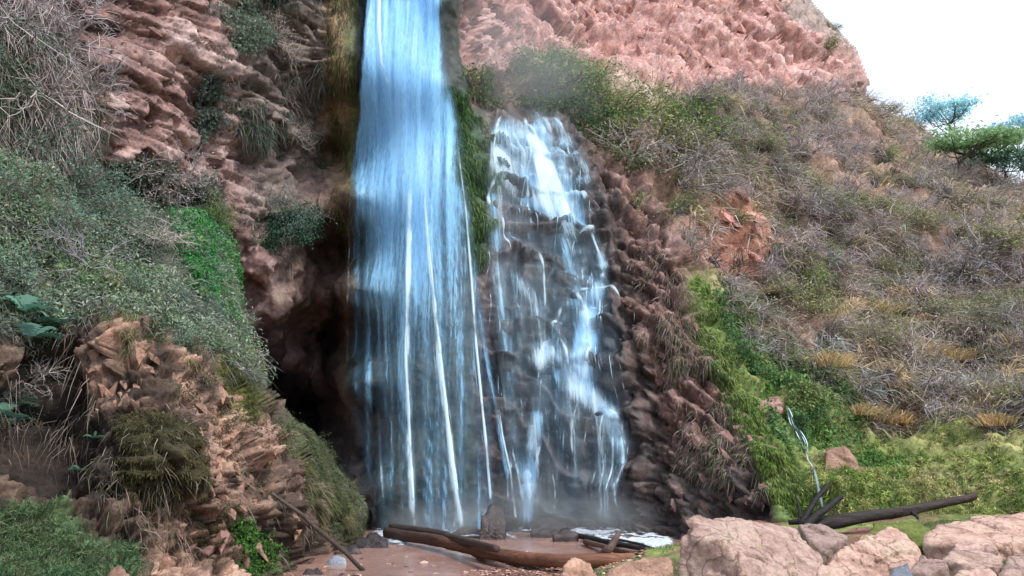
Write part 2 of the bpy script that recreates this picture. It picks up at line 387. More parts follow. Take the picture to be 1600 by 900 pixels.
def blend(C, col, m):
    C[..., :3] = C[..., :3] * (1 - m[..., None]) + np.array(col, float) * m[..., None]

# regions of the gorge, as outlines on its face
RG_FALL = [(508,-200),(548,-200),(540,640),(585,880),(1010,880),(1010,640),(975,500),(950,330),(890,200),(850,165),(745,170),(722,90),(706,-200)]
RG_RIB = [(890,200),(850,165),(900,150),(970,225),(1040,350),(1075,400),(1110,500),(1150,600),(1215,700),(1250,800),(1262,900),(1000,900),(1010,640),(975,500),(950,330)]
RG_RED = [(706,-200),(722,90),(770,140),(830,90),(900,75),(960,120),(1060,140),(1090,150),(1170,130),(1270,150),(1345,150),(1400,150),(1400,-300),(700,-300)]
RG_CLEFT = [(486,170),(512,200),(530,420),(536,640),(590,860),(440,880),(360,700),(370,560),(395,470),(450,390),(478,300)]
RG_HILLGREEN = [(1075,430),(1130,455),(1200,560),(1290,600),(1360,640),(1450,650),(1560,680),(1900,640),(1900,900),(1240,900),(1230,760),(1180,640),(1110,520)]

S = Sheet(); S.st = 3.0; S.x0, S.y0 = -262.0, -160.0
GX, GY = grid(S.x0, 1880, S.y0, 925, S.st)
wx = 10 * fbm(np.stack([GX / 60, GY / 60, 0 * GX], -1), 3, 3); wy = 10 * fbm(np.stack([GX / 60, GY / 60, 0 * GX + 5], -1), 4, 3)
MX, MY = GX + wx, GY + wy            # wobbling borders between kinds of ground
Y0 = depth0(GX, GY)
sk = sdist(GX, GY, SKYPOLY)
Y0 = Y0 + 0.035 * np.clip(32 - sk, 0, 60) ** 1.5
V0 = P(GX, GY, Y0); N0 = normals(V0)
mF = sst(-8, 8, sdist(MX, MY, RG_FALL)); mRib = sst(-8, 8, sdist(MX, MY, RG_RIB)); mRed = sst(-10, 10, sdist(MX, MY, RG_RED))
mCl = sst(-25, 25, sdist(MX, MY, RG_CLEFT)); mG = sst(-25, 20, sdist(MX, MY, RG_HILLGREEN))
mL = (1 - sst(500, 530, MX)) * (1 - mCl)
mHill = np.clip(1 - mF - mRib - mRed - mCl - mL, 0, 1) * (GX > 600)
mCas = mF * sst(735, 775, MX) * sst(150, 215, MY)
mMain = np.clip(mF - mCas, 0, 1)
big = fbm(V0 * 0.55, 11, 4); mid = fbm(V0 * 1.7, 12, 4); fine = fbm(V0 * 5.0, 13, 3)
strat = V0.copy(); strat[..., 2] *= 2.6
dg = rotz(V0 * 1.0, R(38)); dg[..., 2] *= 2.4                   # beds dipping down to the right
dr = rotz(V0 * 1.0, R(50)); dr[..., 2] *= 1.9
bl_cas, idC, ckC = blocks(V0 * np.array([1.3, 1.0, 1.0]) + 0.4 * np.stack([mid, mid, big], -1), 51)
wpp = 1.3 * fbm(V0 * .5, 81, 3) + .35 * mid
st_l, idL = strata(V0, .30, 1.1, 82, wpp + .12 * V0[..., 0]); st_l2, idL2 = strata(V0, .11, 3.0, 83, 2 * wpp)
sr = rotz(V0, R(34)); st_r, idR = strata(sr, .95, .42, 84, .8 * fbm(V0 * .35, 85, 3) + .2 * mid); st_r2, idR2 = strata(sr, .20, 1.6, 86, fbm(V0 * .6, 87, 3))
sb = rotz(V0, R(42)); st_b, idB = strata(sb, .30, 1.5, 88, .9 * fbm(V0 * .8, 89, 3) + .3 * mid); st_b2, idB2 = strata(sb, .12, 3.4, 90, 1.2 * fbm(V0 * 1.1, 91, 3))
st_c, idC2 = strata(V0, .34, 1.3, 92, wpp)
saw = (V0[..., 2] / 1.05 + 0.9 * fbm(V0 * np.array([.7, .7, .15]), 61, 3) + 0.25 * V0[..., 0]) % 1.0
ledge = (np.where(saw > 0.82, (1 - saw) / 0.18, saw / 0.82))    # leaning out to a lip, then cut back
flute = fbm(V0 * np.array([2.2, 1.0, 0.16]), 71, 4)            # vertical flutes behind the main fall
disp = mL * (0.70 * big + 0.34 * st_l + 0.12 * st_l2 + 0.24 * mid + 0.06 * fine) \
     + mCl * (0.5 * big + 0.25 * mid + 0.08 * fine) \
     + mMain * (0.26 * flute + 0.10 * mid + 0.04 * fine) \
     + mCas * (0.40 * ledge + 0.30 * st_c + 0.12 * bl_cas + 0.10 * mid + 0.05 * fine) \
     + mRib * (0.26 * big + 0.40 * st_b + 0.17 * st_b2 + 0.10 * mid + 0.05 * fine) \
     + mRed * (0.60 * big + 0.72 * st_r + 0.24 * st_r2 + 0.26 * fbm(sr * np.array([.45, .6, 2.6]), 93, 4, .55, True) + 0.05 * mid + 0.04 * fine) \
     + mHill * (0.85 * big + 0.34 * mid + 0.10 * fine)
ridge_line = [(1080,450),(1092,475),(1125,560),(1175,650),(1215,725),(1238,800)]
mRidge = 1 - sst(6, 22, ldist(MX, MY, ridge_line) - 16 * sst(400, 750, GY))
disp += 0.10 * mRidge
disp *= .15 + .85 * sst(-4, 30, sk)
S.V = V0 + N0 * disp[..., None]; S.Ns = N0; S.N = normals(S.V)
C = np.zeros(GX.shape + (4,))
def tone(idn, mixn, a, b, c):
    t = np.clip(0.5 + 0.7 * mixn + 0.55 * (idn - .5), 0, 1)[..., None]
    a, b, c = map(np.array, (a, b, c))
    return np.where(t < .5, a + (b - a) * t * 2, b + (c - b) * (t - .5) * 2)
base = tone(idL, mid, (0.115, 0.068, 0.062), (0.28, 0.17, 0.155), (0.48, 0.345, 0.325)); C[..., :3] = base
grey = tone(idL, fine, (0.06, 0.05, 0.045), (0.135, 0.11, 0.098), (0.23, 0.195, 0.175))
mgrey = sst(330, 420, MX + 50 * big) * (1 - sst(500, 520, MX)) * (1 - sst(300, 400, MY))
C[..., :3] += (grey - C[..., :3]) * (0.85 * mgrey * mL)[..., None]
hill = tone(idC, mid, (0.13, 0.08, 0.06), (0.24, 0.15, 0.115), (0.36, 0.25, 0.19))
C[..., :3] += (hill - C[..., :3]) * mHill[..., None]
C[..., :3] += (tone(idR * .6 + idR2 * .4, fine, (0.24, 0.115, 0.10), (0.42, 0.225, 0.20), (0.56, 0.37, 0.345)) - C[..., :3]) * mRed[..., None]
C[..., :3] += (tone(idB * .5 + idB2 * .5, fine, (0.06, 0.037, 0.032), (0.165, 0.095, 0.08), (0.30, 0.20, 0.18)) - C[..., :3]) * mRib[..., None]
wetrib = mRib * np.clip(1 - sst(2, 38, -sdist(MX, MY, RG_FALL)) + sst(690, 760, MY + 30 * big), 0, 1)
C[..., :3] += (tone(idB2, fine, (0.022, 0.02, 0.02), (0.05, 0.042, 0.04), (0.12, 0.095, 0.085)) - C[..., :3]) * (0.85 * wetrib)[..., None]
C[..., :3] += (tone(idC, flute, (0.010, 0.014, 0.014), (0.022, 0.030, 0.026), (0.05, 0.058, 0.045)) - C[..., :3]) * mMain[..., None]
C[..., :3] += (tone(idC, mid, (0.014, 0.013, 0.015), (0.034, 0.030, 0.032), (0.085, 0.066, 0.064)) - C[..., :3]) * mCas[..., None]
blend(C, (0.014, 0.012, 0.014), mCl * sst(490, 610, MY + 60 * big + 1.0 * (470 - MX))); blend(C, (0.15, 0.105, 0.085), mCl * (1 - sst(490, 610, MY + 1.0 * (470 - MX))) * 0.8)  # wet black rock with the cleft's shade put into the colour, browner above
def patch(poly, col, amt=1.0, f=14):
    blend(C, col, amt * sst(-f, f, sdist(MX, MY, poly)))
patch([(505,-200),(552,-200),(548,120),(545,330),(520,330),(512,120)], (0.26, 0.19, 0.10), 0.9)
patch([(545,-200),(560,-200),(556,160),(546,420),(538,420),(540,200)], (0.13, 0.15, 0.05), 0.8, 6)
patch([(690,130),(725,150),(760,200),(768,330),(750,420),(725,330),(705,220)], (0.05, 0.10, 0.05), 0.85)
patch([(765,310),(800,320),(800,430),(775,440)], (0.15, 0.075, 0.06), 0.7)
patch([(1075,310),(1150,300),(1215,360),(1200,440),(1110,430),(1080,380)], (0.38, 0.17, 0.12), 0.85, 20)
patch([(1290,700),(1330,690),(1350,750),(1310,790),(1285,760)], (0.36, 0.19, 0.14), 0.8, 10)
patch([(930,140),(1000,120),(1090,150),(1060,170)], (0.40, 0.30, 0.26), 0.7)
patch([(1255,-40),(1360,80),(1340,90),(1220,20)], (0.26, 0.24, 0.22), 0.7, 18)
patch([(1240,140),(1340,110),(1370,170),(1250,180)], (0.24, 0.18, 0.17), 0.6, 18)
patch([(512,460),(540,460),(545,660),(598,890),(520,890),(500,600)], (0.02, 0.018, 0.018), .95, 10); patch([(526,300),(556,300),(552,660),(534,640)], (0.12, 0.088, 0.066), .9, 7)  # carries the cleft's painted dark up to the fall; brown wall strip beside it
patch([(1330,655),(1400,650),(1450,690),(1420,705),(1360,690)], (0.06, 0.045, 0.045), .9, 8)  # hollow under the grass clumps: its shade painted on, no recess in the shape
patch([(1222,620),(1240,650),(1262,720),(1275,800),(1250,800),(1232,720),(1212,650)], (0.02, 0.022, 0.024), .9, 8)
gr = tone(idC, mid + .5 * fine, (0.10, 0.14, 0.04), (0.20, 0.25, 0.07), (0.32, 0.30, 0.12))
C[..., :3] += (gr - C[..., :3]) * (0.85 * mG)[..., None]
blend(C, (0.12, 0.17, 0.045), mRidge * 0.95)
patch([(255,330),(340,325),(372,420),(370,520),(300,440)], (0.05, 0.17, 0.05), 0.9)
C[..., 3] = np.clip(mF + 0.9 * mCl * sst(200, 380, MY) + wetrib * .8, 0, 1) * 0.9

def cut(S, C, keep, name):
    """the faces of one landform, as an object of its own"""
    ny, nx = S.V.shape[:2]; idx = np.arange(ny * nx).reshape(ny, nx)
    F = np.stack([idx[:-1, :-1], idx[1:, :-1], idx[1:, 1:], idx[:-1, 1:]], -1)[keep[:-1, :-1]]
    used, inv = np.unique(F.ravel(), return_inverse=True)
    me = mesh_np(name, S.V.reshape(-1, 3)[used], inv.reshape(-1, 4), C.reshape(-1, 4)[used])
    return tag(link(name, me, M_ROCK), kind='structure')
ok = (sk > 0) & ~((sdist(GX, GY, BL_POLY) > 70))
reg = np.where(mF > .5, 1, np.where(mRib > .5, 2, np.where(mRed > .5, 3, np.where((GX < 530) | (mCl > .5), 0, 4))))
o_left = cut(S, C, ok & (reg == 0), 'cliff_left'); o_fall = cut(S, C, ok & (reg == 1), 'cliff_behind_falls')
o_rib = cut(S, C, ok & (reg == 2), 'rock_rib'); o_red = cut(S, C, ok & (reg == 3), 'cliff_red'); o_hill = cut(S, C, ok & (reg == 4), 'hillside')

# the mossy bluff in front, on the left
B = Sheet(); B.st = 2.6; B.x0, B.y0 = -262.0, 178.0
BX, BY = grid(B.x0, 610, B.y0, 945, B.st)
bw = fbm(np.stack([BX / 45, BY / 45, 0 * BX], -1), 103, 4); BMX = BX + 14 * bw; BMY = BY + 14 * fbm(np.stack([BX / 45, BY / 45, 0 * BX + 9], -1), 104, 4)
tdist = ldist(BX, BY, BL_TOP)
wrap = np.where(sdist(BX, BY, BL_POLY) > 0, np.clip(42 - tdist, 0, 42), 42.0)
BYd = depthB(BX, BY) + 1.9 * (wrap / 42) ** 2.2
VB = P(BX, BY, BYd); NB = normals(VB)
bb = fbm(VB * 0.8, 111, 4); bm = fbm(VB * 2.6, 112, 4); bf = fbm(VB * 8, 113, 3)
vs = VB.copy(); vs[..., 2] *= 0.75
ws = 1.2 * fbm(VB * .8, 131, 3) + .4 * bm; bt, idt = strata(rotz(VB, R(-14)), .20, 1.8, 132, ws); bt2, idt2 = strata(rotz(VB, R(-14)), .075, 5.0, 133, 2 * ws)
bk, idk, ckk = blocks(vs * 1.5 + .5 * np.stack([bm, bb, bm], -1), 121); bk2, idk2, ckk2 = blocks(vs * 4.2 + .3 * np.stack([bm, bb, bm], -1), 125)
cap = 1 - sst(-20, 35, BMY - np.interp(BX, [-260, 0, 100, 160, 240, 330, 380, 420, 600], [470, 500, 500, 470, 500, 545, 560, 600, 900]))
rockiness = 1 - cap
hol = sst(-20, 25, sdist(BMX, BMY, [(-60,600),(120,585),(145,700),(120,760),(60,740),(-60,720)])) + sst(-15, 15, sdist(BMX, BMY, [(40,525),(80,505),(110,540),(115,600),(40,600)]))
hump = sst(-30, 45, sdist(BMX, BMY, [(175,660),(250,640),(305,690),(300,770),(250,800),(190,770)]))
dB = 0.16 * bb + rockiness * (0.26 * bk + 0.18 * bt + 0.075 * bt2 + 0.10 * bm + 0.03 * bf) + cap * (0.10 * bm + 0.05 * bf) - 0.6 * hol + 0.12 * hump
B.V = VB + NB * dB[..., None]; B.Ns = NB
CB = np.zeros(BX.shape + (4,))
def toneB(idn, mixn, a, b, c):
    t = np.clip(0.5 + 0.8 * mixn + 0.5 * (idn - .5), 0, 1)[..., None]; a, b, c = map(np.array, (a, b, c))
    return np.where(t < .5, a + (b - a) * t * 2, b + (c - b) * (t - .5) * 2)
CB[..., :3] = toneB(idk, bm, (0.034, 0.025, 0.02), (0.078, 0.052, 0.041), (0.17, 0.112, 0.085))
tanc = toneB(idt2 * .5 + idt * .5, bf + .5 * bm, (0.15, 0.082, 0.06), (0.37, 0.22, 0.16), (0.54, 0.37, 0.285))
tan_polys = [[(165,485),(200,480),(245,520),(235,570),(175,560)],[(265,520),(300,560),(290,610),(255,580)],[(130,570),(165,565),(175,660),(140,690)],[(262,590),(345,575),(385,650),(350,760),(310,760),(300,680)],
             [(228,790),(300,775),(380,760),(400,830),(370,940),(250,940)],[(150,620),(260,640),(270,665),(150,660)],[(440,670),(470,665),(490,740),(465,770)],[(505,760),(525,770),(520,810),(500,800)],[(370,660),(440,640),(440,760),(400,800),(372,740)]]
amt = [1, .8, .9, 1, .85, .8, .7, .6, .65]
for pl, am in zip(tan_polys, amt):
    mk = sst(-9, 9, sdist(BMX, BMY, pl)) * am * rockiness * np.clip(.62 + 1.3 * bm, .08, 1)
    CB[..., :3] += (tanc - CB[..., :3]) * mk[..., None]
def patchB(poly, col, am=1.0, f=14): blend(CB, col, am * sst(-f, f, sdist(BMX, BMY, poly)))
capc = toneB(idk2, bm, (0.03, 0.036, 0.024), (0.06, 0.072, 0.046), (0.11, 0.12, 0.08))
CB[..., :3] += (capc - CB[..., :3]) * (cap * .95)[..., None]
patchB([(180,650),(250,640),(302,690),(298,770),(255,795),(195,770)], (0.04, 0.036, 0.016), .9)
patchB([(345,545),(395,545),(415,640),(380,660),(350,610)], (0.08, 0.085, 0.02), .95)
patchB([(170,430),(240,430),(245,470),(180,475)], (0.14, 0.14, 0.03), .9)
blend(CB, (0.022, 0.018, 0.016), .8 * np.clip(hol, 0, 1)); patchB([(125,640),(185,650),(215,780),(150,780),(120,720)], (0.022, 0.018, 0.016), .85)  # first blend puts the shade of the hollows into the rock colour
patchB([(440,640),(500,680),(560,780),(575,850),(530,850),(480,740)], (0.055, 0.065, 0.028), .85)
patchB([(265,335),(335,328),(365,420),(372,510),(330,470),(285,400)], (0.05, 0.18, 0.05), .9)
patchB([(-270,800),(80,785),(210,850),(200,950),(-270,950)], (0.08, 0.13, 0.06), .9)
patchB([(385,830),(425,840),(430,900),(390,900)], (0.05, 0.12, 0.03), .8)
keepB = sdist(BX, BY, BL_POLY) > 0
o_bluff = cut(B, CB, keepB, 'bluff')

# ------------------------------------------------------------------ ground, pool, sky is the world
def hgt(x, y):
    r = sst(0.5, 2.2, x) * np.maximum(sst(13.4, 12.0, y), sst(2.7, 3.9, x)) * (0.17 + 0.055 * np.clip(x, 0, 7))
    left = 0.5 * sst(-2.6, -6.0, x) 
    pool = -0.16 * sst(12.0, 13.5, y - 0.25 * x) * (1 - sst(2.6, 3.6, x))
    far = 0.35 * sst(8.5, 3.0, y)
    return r + left + pool + far * (1 - r)
gx = np.concatenate([np.array([-900, -300, -90, -40, -20]), np.arange(-12, 14.01, .09), np.array([22, 40, 90, 300, 900])])
gy = np.concatenate([np.array([-900, -300, -90, -40, -15, -5, 0]), np.arange(2, 20, .09), np.array([24, 34, 60, 120, 300, 900])])
QX, QY = np.meshgrid(gx, gy); QZ = hgt(QX, QY)
q3 = np.stack([QX, QY, 0 * QX], -1); near = (np.abs(QX) < 14.5) & (QY > 1) & (QY < 21)
QZ = QZ + near * (0.05 * fbm(q3 * 1.1, 201, 4) + 0.022 * fbm(q3 * 5, 202, 3))
QZ = np.where(near, QZ, np.minimum(QZ, 0.0) - 0.3)
idx = np.arange(QX.size).reshape(QX.shape); F = np.stack([idx[:-1, :-1], idx[:-1, 1:], idx[1:, 1:], idx[1:, :-1]], -1).reshape(-1, 4)
gn = fbm(q3 * 2.2, 203, 4); gc = np.zeros(QX.shape + (4,))
gc[..., :3] = (0.20, 0.10, 0.075)
gc[..., :3] += gn[..., None] * np.array([0.09, 0.05, 0.035])
mgr = sst(0.5, 1.0, QX + 0.4 * gn) * np.maximum(sst(13.2, 12.6, QY), sst(2.9, 3.4, QX)) * sst(-0.15, 0.15, fbm(q3 * 1.3, 204, 3) + 0.16)
gc[..., :3] = gc[..., :3] * (1 - mgr[..., None]) + np.array([0.17, 0.20, 0.06]) * mgr[..., None]
ground = tag(link('ground', mesh_np('ground', np.stack([QX, QY, QZ], -1).reshape(-1, 3), F, gc.reshape(-1, 4)), M_ROCK), kind='structure')
def ground_z(x, y):
    q = np.stack([np.asarray(x, float), np.asarray(y, float), 0 * np.asarray(x, float)], -1)
    return hgt(x, y) + 0.05 * fbm(q * 1.1, 201, 4) + 0.022 * fbm(q * 5, 202, 3)
px_, py_ = np.meshgrid(np.arange(-4.4, 3.6, .08), np.arange(11.2, 18.6, .08))
pz_ = 0.0 + 0.008 * fbm(np.stack([px_, py_, 0 * px_], -1) * 2.0, 211, 3)
idx = np.arange(px_.size).reshape(px_.shape); F = np.stack([idx[:-1, :-1], idx[:-1, 1:], idx[1:, 1:], idx[1:, :-1]], -1).reshape(-1, 4)
pool = tag(link('pool', mesh_np('pool', np.stack([px_, py_, pz_], -1).reshape(-1, 3), F), M_POOL), kind='structure')

# ------------------------------------------------------------------ stones that stand proud of the faces
def hull_mesh(name, pts):
    bmh = bmesh.new()
    for p in pts: bmh.verts.new(p)
    r = bmesh.ops.convex_hull(bmh, input=bmh.verts)
    bmesh.ops.delete(bmh, geom=[v for v in bmh.verts if not v.link_faces], context='VERTS')
    bmesh.ops.recalc_face_normals(bmh, faces=bmh.faces)
    me = bpy.data.meshes.new(name); bmh.to_mesh(me); bmh.free(); return me
def rock_variant(seed, fl=(1, 1, 1), n=11):
    g = np.random.default_rng(seed); p = g.normal(size=(n, 3)); p /= np.linalg.norm(p, axis=1)[:, None]; p *= g.uniform(.75, 1.05, (n, 1))
    return hull_mesh('rock', p * np.array(fl))
SLABS = [rock_variant(300 + k, (1.0, 0.62, 0.36)) for k in range(10)]
CHUNK = [rock_variant(330 + k, (1.0, 0.8, 0.7)) for k in range(8)]
def frame(nrm, along):
    z = Vector(nrm).normalized(); x = Vector(along); x = (x - z * x.dot(z)).normalized(); y = z.cross(x)
    return Matrix((x, y, z)).transposed()
def stud(parent, S, polys, n, smin, smax, mats, variants, along, seed, out=0.1, jit=0.5, mindist=14):
    """stones set in a rock face, each a part of it, sharing a few meshes"""
    g = np.random.default_rng(seed); got = []
    xs = [p for pl in polys for p in pl]; x0 = min(a for a, b in xs); x1 = max(a for a, b in xs); y0 = min(b for a, b in xs); y1 = max(b for a, b in xs)
    tries = 0
    made = {}
    while len(got) < n and tries < n * 60:
        tries += 1; a, b = g.uniform(x0, x1), g.uniform(y0, y1)
        if max(float(sdist(np.array([a]), np.array([b]), pl)[0]) for pl in polys) < 2: continue
        if any((a - c) ** 2 + (b - d) ** 2 < mindist ** 2 for c, d in got): continue
        got.append((a, b))
        p, nn = sample(S, np.array([a]), np.array([b])); p = p[0]; nn = nn[0]
        sz = g.uniform(smin, smax) * (1.6 if g.random() < .12 else 1)
        vi = int(g.integers(len(variants))); mi = int(g.integers(len(mats)))
        key = (vi, mi)
        if key not in made:
            me = variants[vi].copy(); me.materials.clear(); me.materials.append(mats[mi]); made[key] = me
        o = bpy.data.objects.new('rock', made[key]); COL.objects.link(o); o.parent = parent
        d = Vector(along) + Vector(g.normal(size=3)) * jit * .6; nr = Vector(nn) + Vector(g.normal(size=3)) * jit * .5
        o.rotation_euler = frame(nr, d).to_euler(); o.location = Vector(p) + Vector(nn) * out * sz
        o.scale = (sz * g.uniform(.8, 1.4), sz * g.uniform(.7, 1.1), sz * g.uniform(.7, 1.1))
stud(o_rib, S, [[(985,330),(1040,370),(1090,480),(1140,600),(1205,700),(1225,790),(1060,800),(1030,640),(985,500)]], 130, 0.08, 0.20, [M_RIB, M_RIB, M_LEFTS], SLABS, (0.6, -0.2, -0.75), 1, -0.15, .35)
stud(o_red, S, [[(870,-20),(1250,-20),(1320,100),(1200,140),(1080,130),(960,100)]], 90, 0.14, 0.36, [M_RED], SLABS, (0.7, -0.2, -0.6), 2, -0.15, .35)
stud(o_left, S, [[(160,0),(330,-10),(360,120),(420,250),(440,350),(360,330),(260,250),(180,180)]], 70, 0.07, 0.18, [M_LEFTS], SLABS, (1, 0.5, -0.1), 3, -0.15, .35)
stud(o_bluff, B, [[(262,590),(345,580),(440,650),(480,760),(470,840),(400,890),(250,880),(300,770),(310,690)]], 110, 0.05, 0.16, [M_TAN, M_TAN, M_LEFTS], SLABS, (0.5, -0.2, -0.8), 4, -0.1, .7, 14)
stud(o_bluff, B, [[(140,570),(240,500),(260,560),(170,660)]], 26, 0.05, 0.13, [M_TAN], SLABS, (0.5, -0.2, -0.8), 5, -0.1, .7, 14)
stud(o_hill, S, [[(1080,320),(1150,310),(1210,370),(1190,440),(1100,420)]], 26, 0.12, 0.32, [M_RED], SLABS, (0.6, -0.2, -0.6), 7, 0.1)

# ------------------------------------------------------------------ grass, moss, creepers (nobody could count them)
GRAV = np.array([0, 0, -1.0])
def unit(v): return v / (np.linalg.norm(v, axis=-1, keepdims=True) + 1e-9)
HILL_ID = [None]
def scatter(S, poly, n, seed, clump=0.0, cs=1.2, feather=12):
    g = np.random.default_rng(seed); a = np.array(poly, float)
    out = []
    have = 0
    bare = [[(1078,312),(1150,305),(1212,362),(1196,438),(1110,428),(1082,380)], [(1330,400),(1370,395),(1380,425),(1340,430)], [(1225,500),(1262,505),(1255,535),(1228,530)], [(1520,470),(1580,465),(1590,495),(1530,500)]] if poly is HILL_ID[0] else []
    while have < n:
        px = g.uniform(a[:, 0].min() - feather, a[:, 0].max() + feather, n * 2); py = g.uniform(a[:, 1].min() - feather, a[:, 1].max() + feather, n * 2)
        d = sdist(px, py, poly) + feather * g.normal(size=px.size) * .5
        k = d > 0
        if S is globals().get('S') : k &= ldist(px, py, [(1218,625),(1226,650),(1236,675),(1243,710),(1250,745),(1258,790)]) > 9
        for bp in bare: k &= ~((sdist(px, py, bp) > 0) & (g.random(px.size) < .88))
        px, py = px[k], py[k]
        p, nn = sample(S, px, py)
        if clump > 0:
            k = (fbm(p * cs, seed, 3) + g.normal(size=len(p)) * .12) > (clump - 0.5) * .8; p, nn = p[k], nn[k]
        out.append(np.concatenate([p, nn], 1)); have += len(p)
    o = np.concatenate(out)[:n]; return o[:, :3], o[:, 3:], g
def pick(g, n, cols, p=None, pos=None, seed=0, cs=1.0):
    cols = np.array(cols, float)
    if pos is None: c = cols[g.choice(len(cols), n, p=p)]
    else:                                    # neighbouring plants share their kind
        t = np.clip(0.5 + 0.9 * fbm(pos * cs, seed, 3) + g.normal(size=n) * .16, 0, .999) * len(cols); c = cols[t.astype(int)]
    return c * g.uniform(.65, 1.35, (n, 1)) * (1 + g.normal(size=(n, 3)) * .05)
def blades(name, pos, d, L, W, col, curl, g, mat=None, parent=None, lift=0.0):
    n = len(pos); d = unit(d); side = unit(np.cross(d, g.normal(size=(n, 3)))); L = L[:, None]; W = W[:, None]
    wob = np.cross(d, side) * g.normal(size=(n, 1)) * .12 * L
    p0 = pos + lift * d; p1 = p0 + d * L * .5 + GRAV * curl * .12 * L + wob; p2 = p0 + d * L * .9 + GRAV * curl * .6 * L
    V = np.stack([p0 - side * W / 2, p0 + side * W / 2, p1 - side * W * .42, p1 + side * W * .42, p2], 1).reshape(-1, 3)
    b = np.arange(n)[:, None] * 5
    F = np.concatenate([b + [0, 1, 3], b + [0, 3, 2], b + [2, 3, 4]], 1).reshape(-1, 3)
    cc = np.repeat(np.concatenate([col, np.ones((n, 1))], 1), 5, 0)
    o = link(name, mesh_np(name, V, F, cc, smooth=False), mat or M_GRASS, parent); return o
def leafmesh(pos, nrm, size, col, g, asp=.55):
    n = len(pos); nn = unit(nrm + g.normal(size=(n, 3)) * .8); a = unit(np.cross(nn, g.normal(size=(n, 3)))); b = np.cross(nn, a); s = size[:, None]
    V = np.stack([pos - a * s, pos + b * s * asp + nn * s * .18, pos + a * s - nn * s * .15, pos - b * s * asp + nn * s * .18], 1).reshape(-1, 3)
    k = np.arange(n)[:, None] * 4; F = k + np.array([[0, 1, 2, 3]])
    return V, F, np.repeat(np.concatenate([col, np.ones((n, 1))], 1), 4, 0)
def leaves(name, pos, nrm, size, col, g, asp=.55):
    V, F, c = leafmesh(pos, nrm, size, col, g, asp); return link(name, mesh_np(name, V, F, c, smooth=False), M_LEAF)
def down(nn):
    return unit(GRAV - nn * (nn @ GRAV)[:, None])
def stuff(o): return tag(o, kind='stuff')
HILL = [(1000,150),(1080,150),(1160,135),(1270,155),(1350,160),(1420,188),(1455,212),(1600,295),(1870,380),(1870,700),(1560,690),(1450,655),(1350,640),(1260,590),(1190,560),(1125,455),(1075,400),(1040,320),(985,230),(930,160)]
HILL_ID[0] = HILL
DRY = [(0.20,0.155,0.135),(0.40,0.34,0.31),(0.22,0.22,0.11),(0.54,0.47,0.43),(0.31,0.24,0.19),(0.56,0.45,0.29),(0.28,0.29,0.14),(0.45,0.39,0.36)]
p, nn, g = scatter(S, HILL, 34000, 401, 0.72, .55)
n = len(p); far = p[:, 1] / 22
stuff(blades('dry_grass', p, nn * .55 + down(nn) * .55 + g.normal(size=(n, 3)) * .5, g.uniform(.25, .7, n) * far, g.uniform(.012, .028, n) * far, pick(g, n, DRY, None, p, 402, .8), .5, g))
p, nn, g = scatter(S, [(1260,440),(1420,430),(1600,480),(1870,500),(1870,640),(1600,640),(1400,620),(1290,560)], 15000, 403, 0.55, .7); n = len(p)
stuff(blades('straw_grass', p, nn * .4 + down(nn) * .9 + g.normal(size=(n, 3)) * .3, g.uniform(.25, .6, n), g.uniform(.012, .024, n), pick(g, n, [(0.42,0.32,0.17),(0.50,0.37,0.20),(0.36,0.31,0.22),(0.30,0.25,0.18)], None, p, 405, 1.), .8, g))
def bunches(name, S_, poly, n, nb, seed, size, wid, cols, parent=None, clump=.35, cs=.8, dmix=.7, sprd=.7):
    p, nn, g = scatter(S_, poly, n, seed, clump, cs); col = pick(g, n, cols, None, p, seed + 1, .7); sz = g.uniform(.6, 1.35, n) * size
    k = np.repeat(np.arange(n), nb); m = len(k); pos = p[k] + g.normal(size=(m, 3)) * (.12 * sz[k])[:, None]
    ax = unit(nn * .9 + np.array([0, 0, .5]) + down(nn) * dmix * .4)
    return stuff(blades(name, pos, ax[k] + g.normal(size=(m, 3)) * sprd, g.uniform(.5, 1.1, m) * sz[k], wid * g.uniform(.6, 1.3, m), col[k] * g.uniform(.6, 1.35, (m, 1)), dmix, g))
bunches('bunch_grass', S, HILL, 950, 52, 470, .72, .026, DRY + [(0.44,0.41,0.40),(0.14,0.11,0.105)], clump=.5, cs=.6)
bunches('bunch_grass', S, [(1260,440),(1420,430),(1600,480),(1870,500),(1870,660),(1600,660),(1400,640),(1290,560)], 420, 46, 474, .6, .018, [(0.46,0.38,0.27),(0.52,0.40,0.24),(0.36,0.32,0.27),(0.30,0.25,0.21)])
bunches('bunch_grass', S, [(1250,640),(1300,600),(1360,650),(1450,660),(1560,690),(1870,650),(1870,820),(1250,820)], 1100, 24, 476, .15, .014, [(0.14,0.20,0.05),(0.24,0.30,0.08),(0.34,0.34,0.13),(0.42,0.36,0.20)])
SLOPE = [(1240,640),(1300,590),(1360,640),(1450,655),(1560,690),(1870,650),(1870,840),(1250,840),(1225,760)]
GRN = [(0.13,0.20,0.045),(0.22,0.30,0.07),(0.31,0.33,0.10),(0.38,0.34,0.15),(0.18,0.24,0.07)]
p, nn, g = scatter(S, SLOPE, 42000, 406, 0.3, 1.2); n = len(p)
stuff(blades('slope_grass', p, nn * .5 + down(nn) * .6 + g.normal(size=(n, 3)) * .35, g.uniform(.05, .12, n), g.uniform(.010, .018, n), pick(g, n, GRN, None, p, 407, .9), .6, g))
RIDGE = [(1078,440),(1086,440),(1115,520),(1158,600),(1212,680),(1248,760),(1243,815),(1215,790),(1180,710),(1138,628),(1100,540)]
p, nn, g = scatter(S, RIDGE, 26000, 408, 0.2, 1.5, 8); n = len(p)
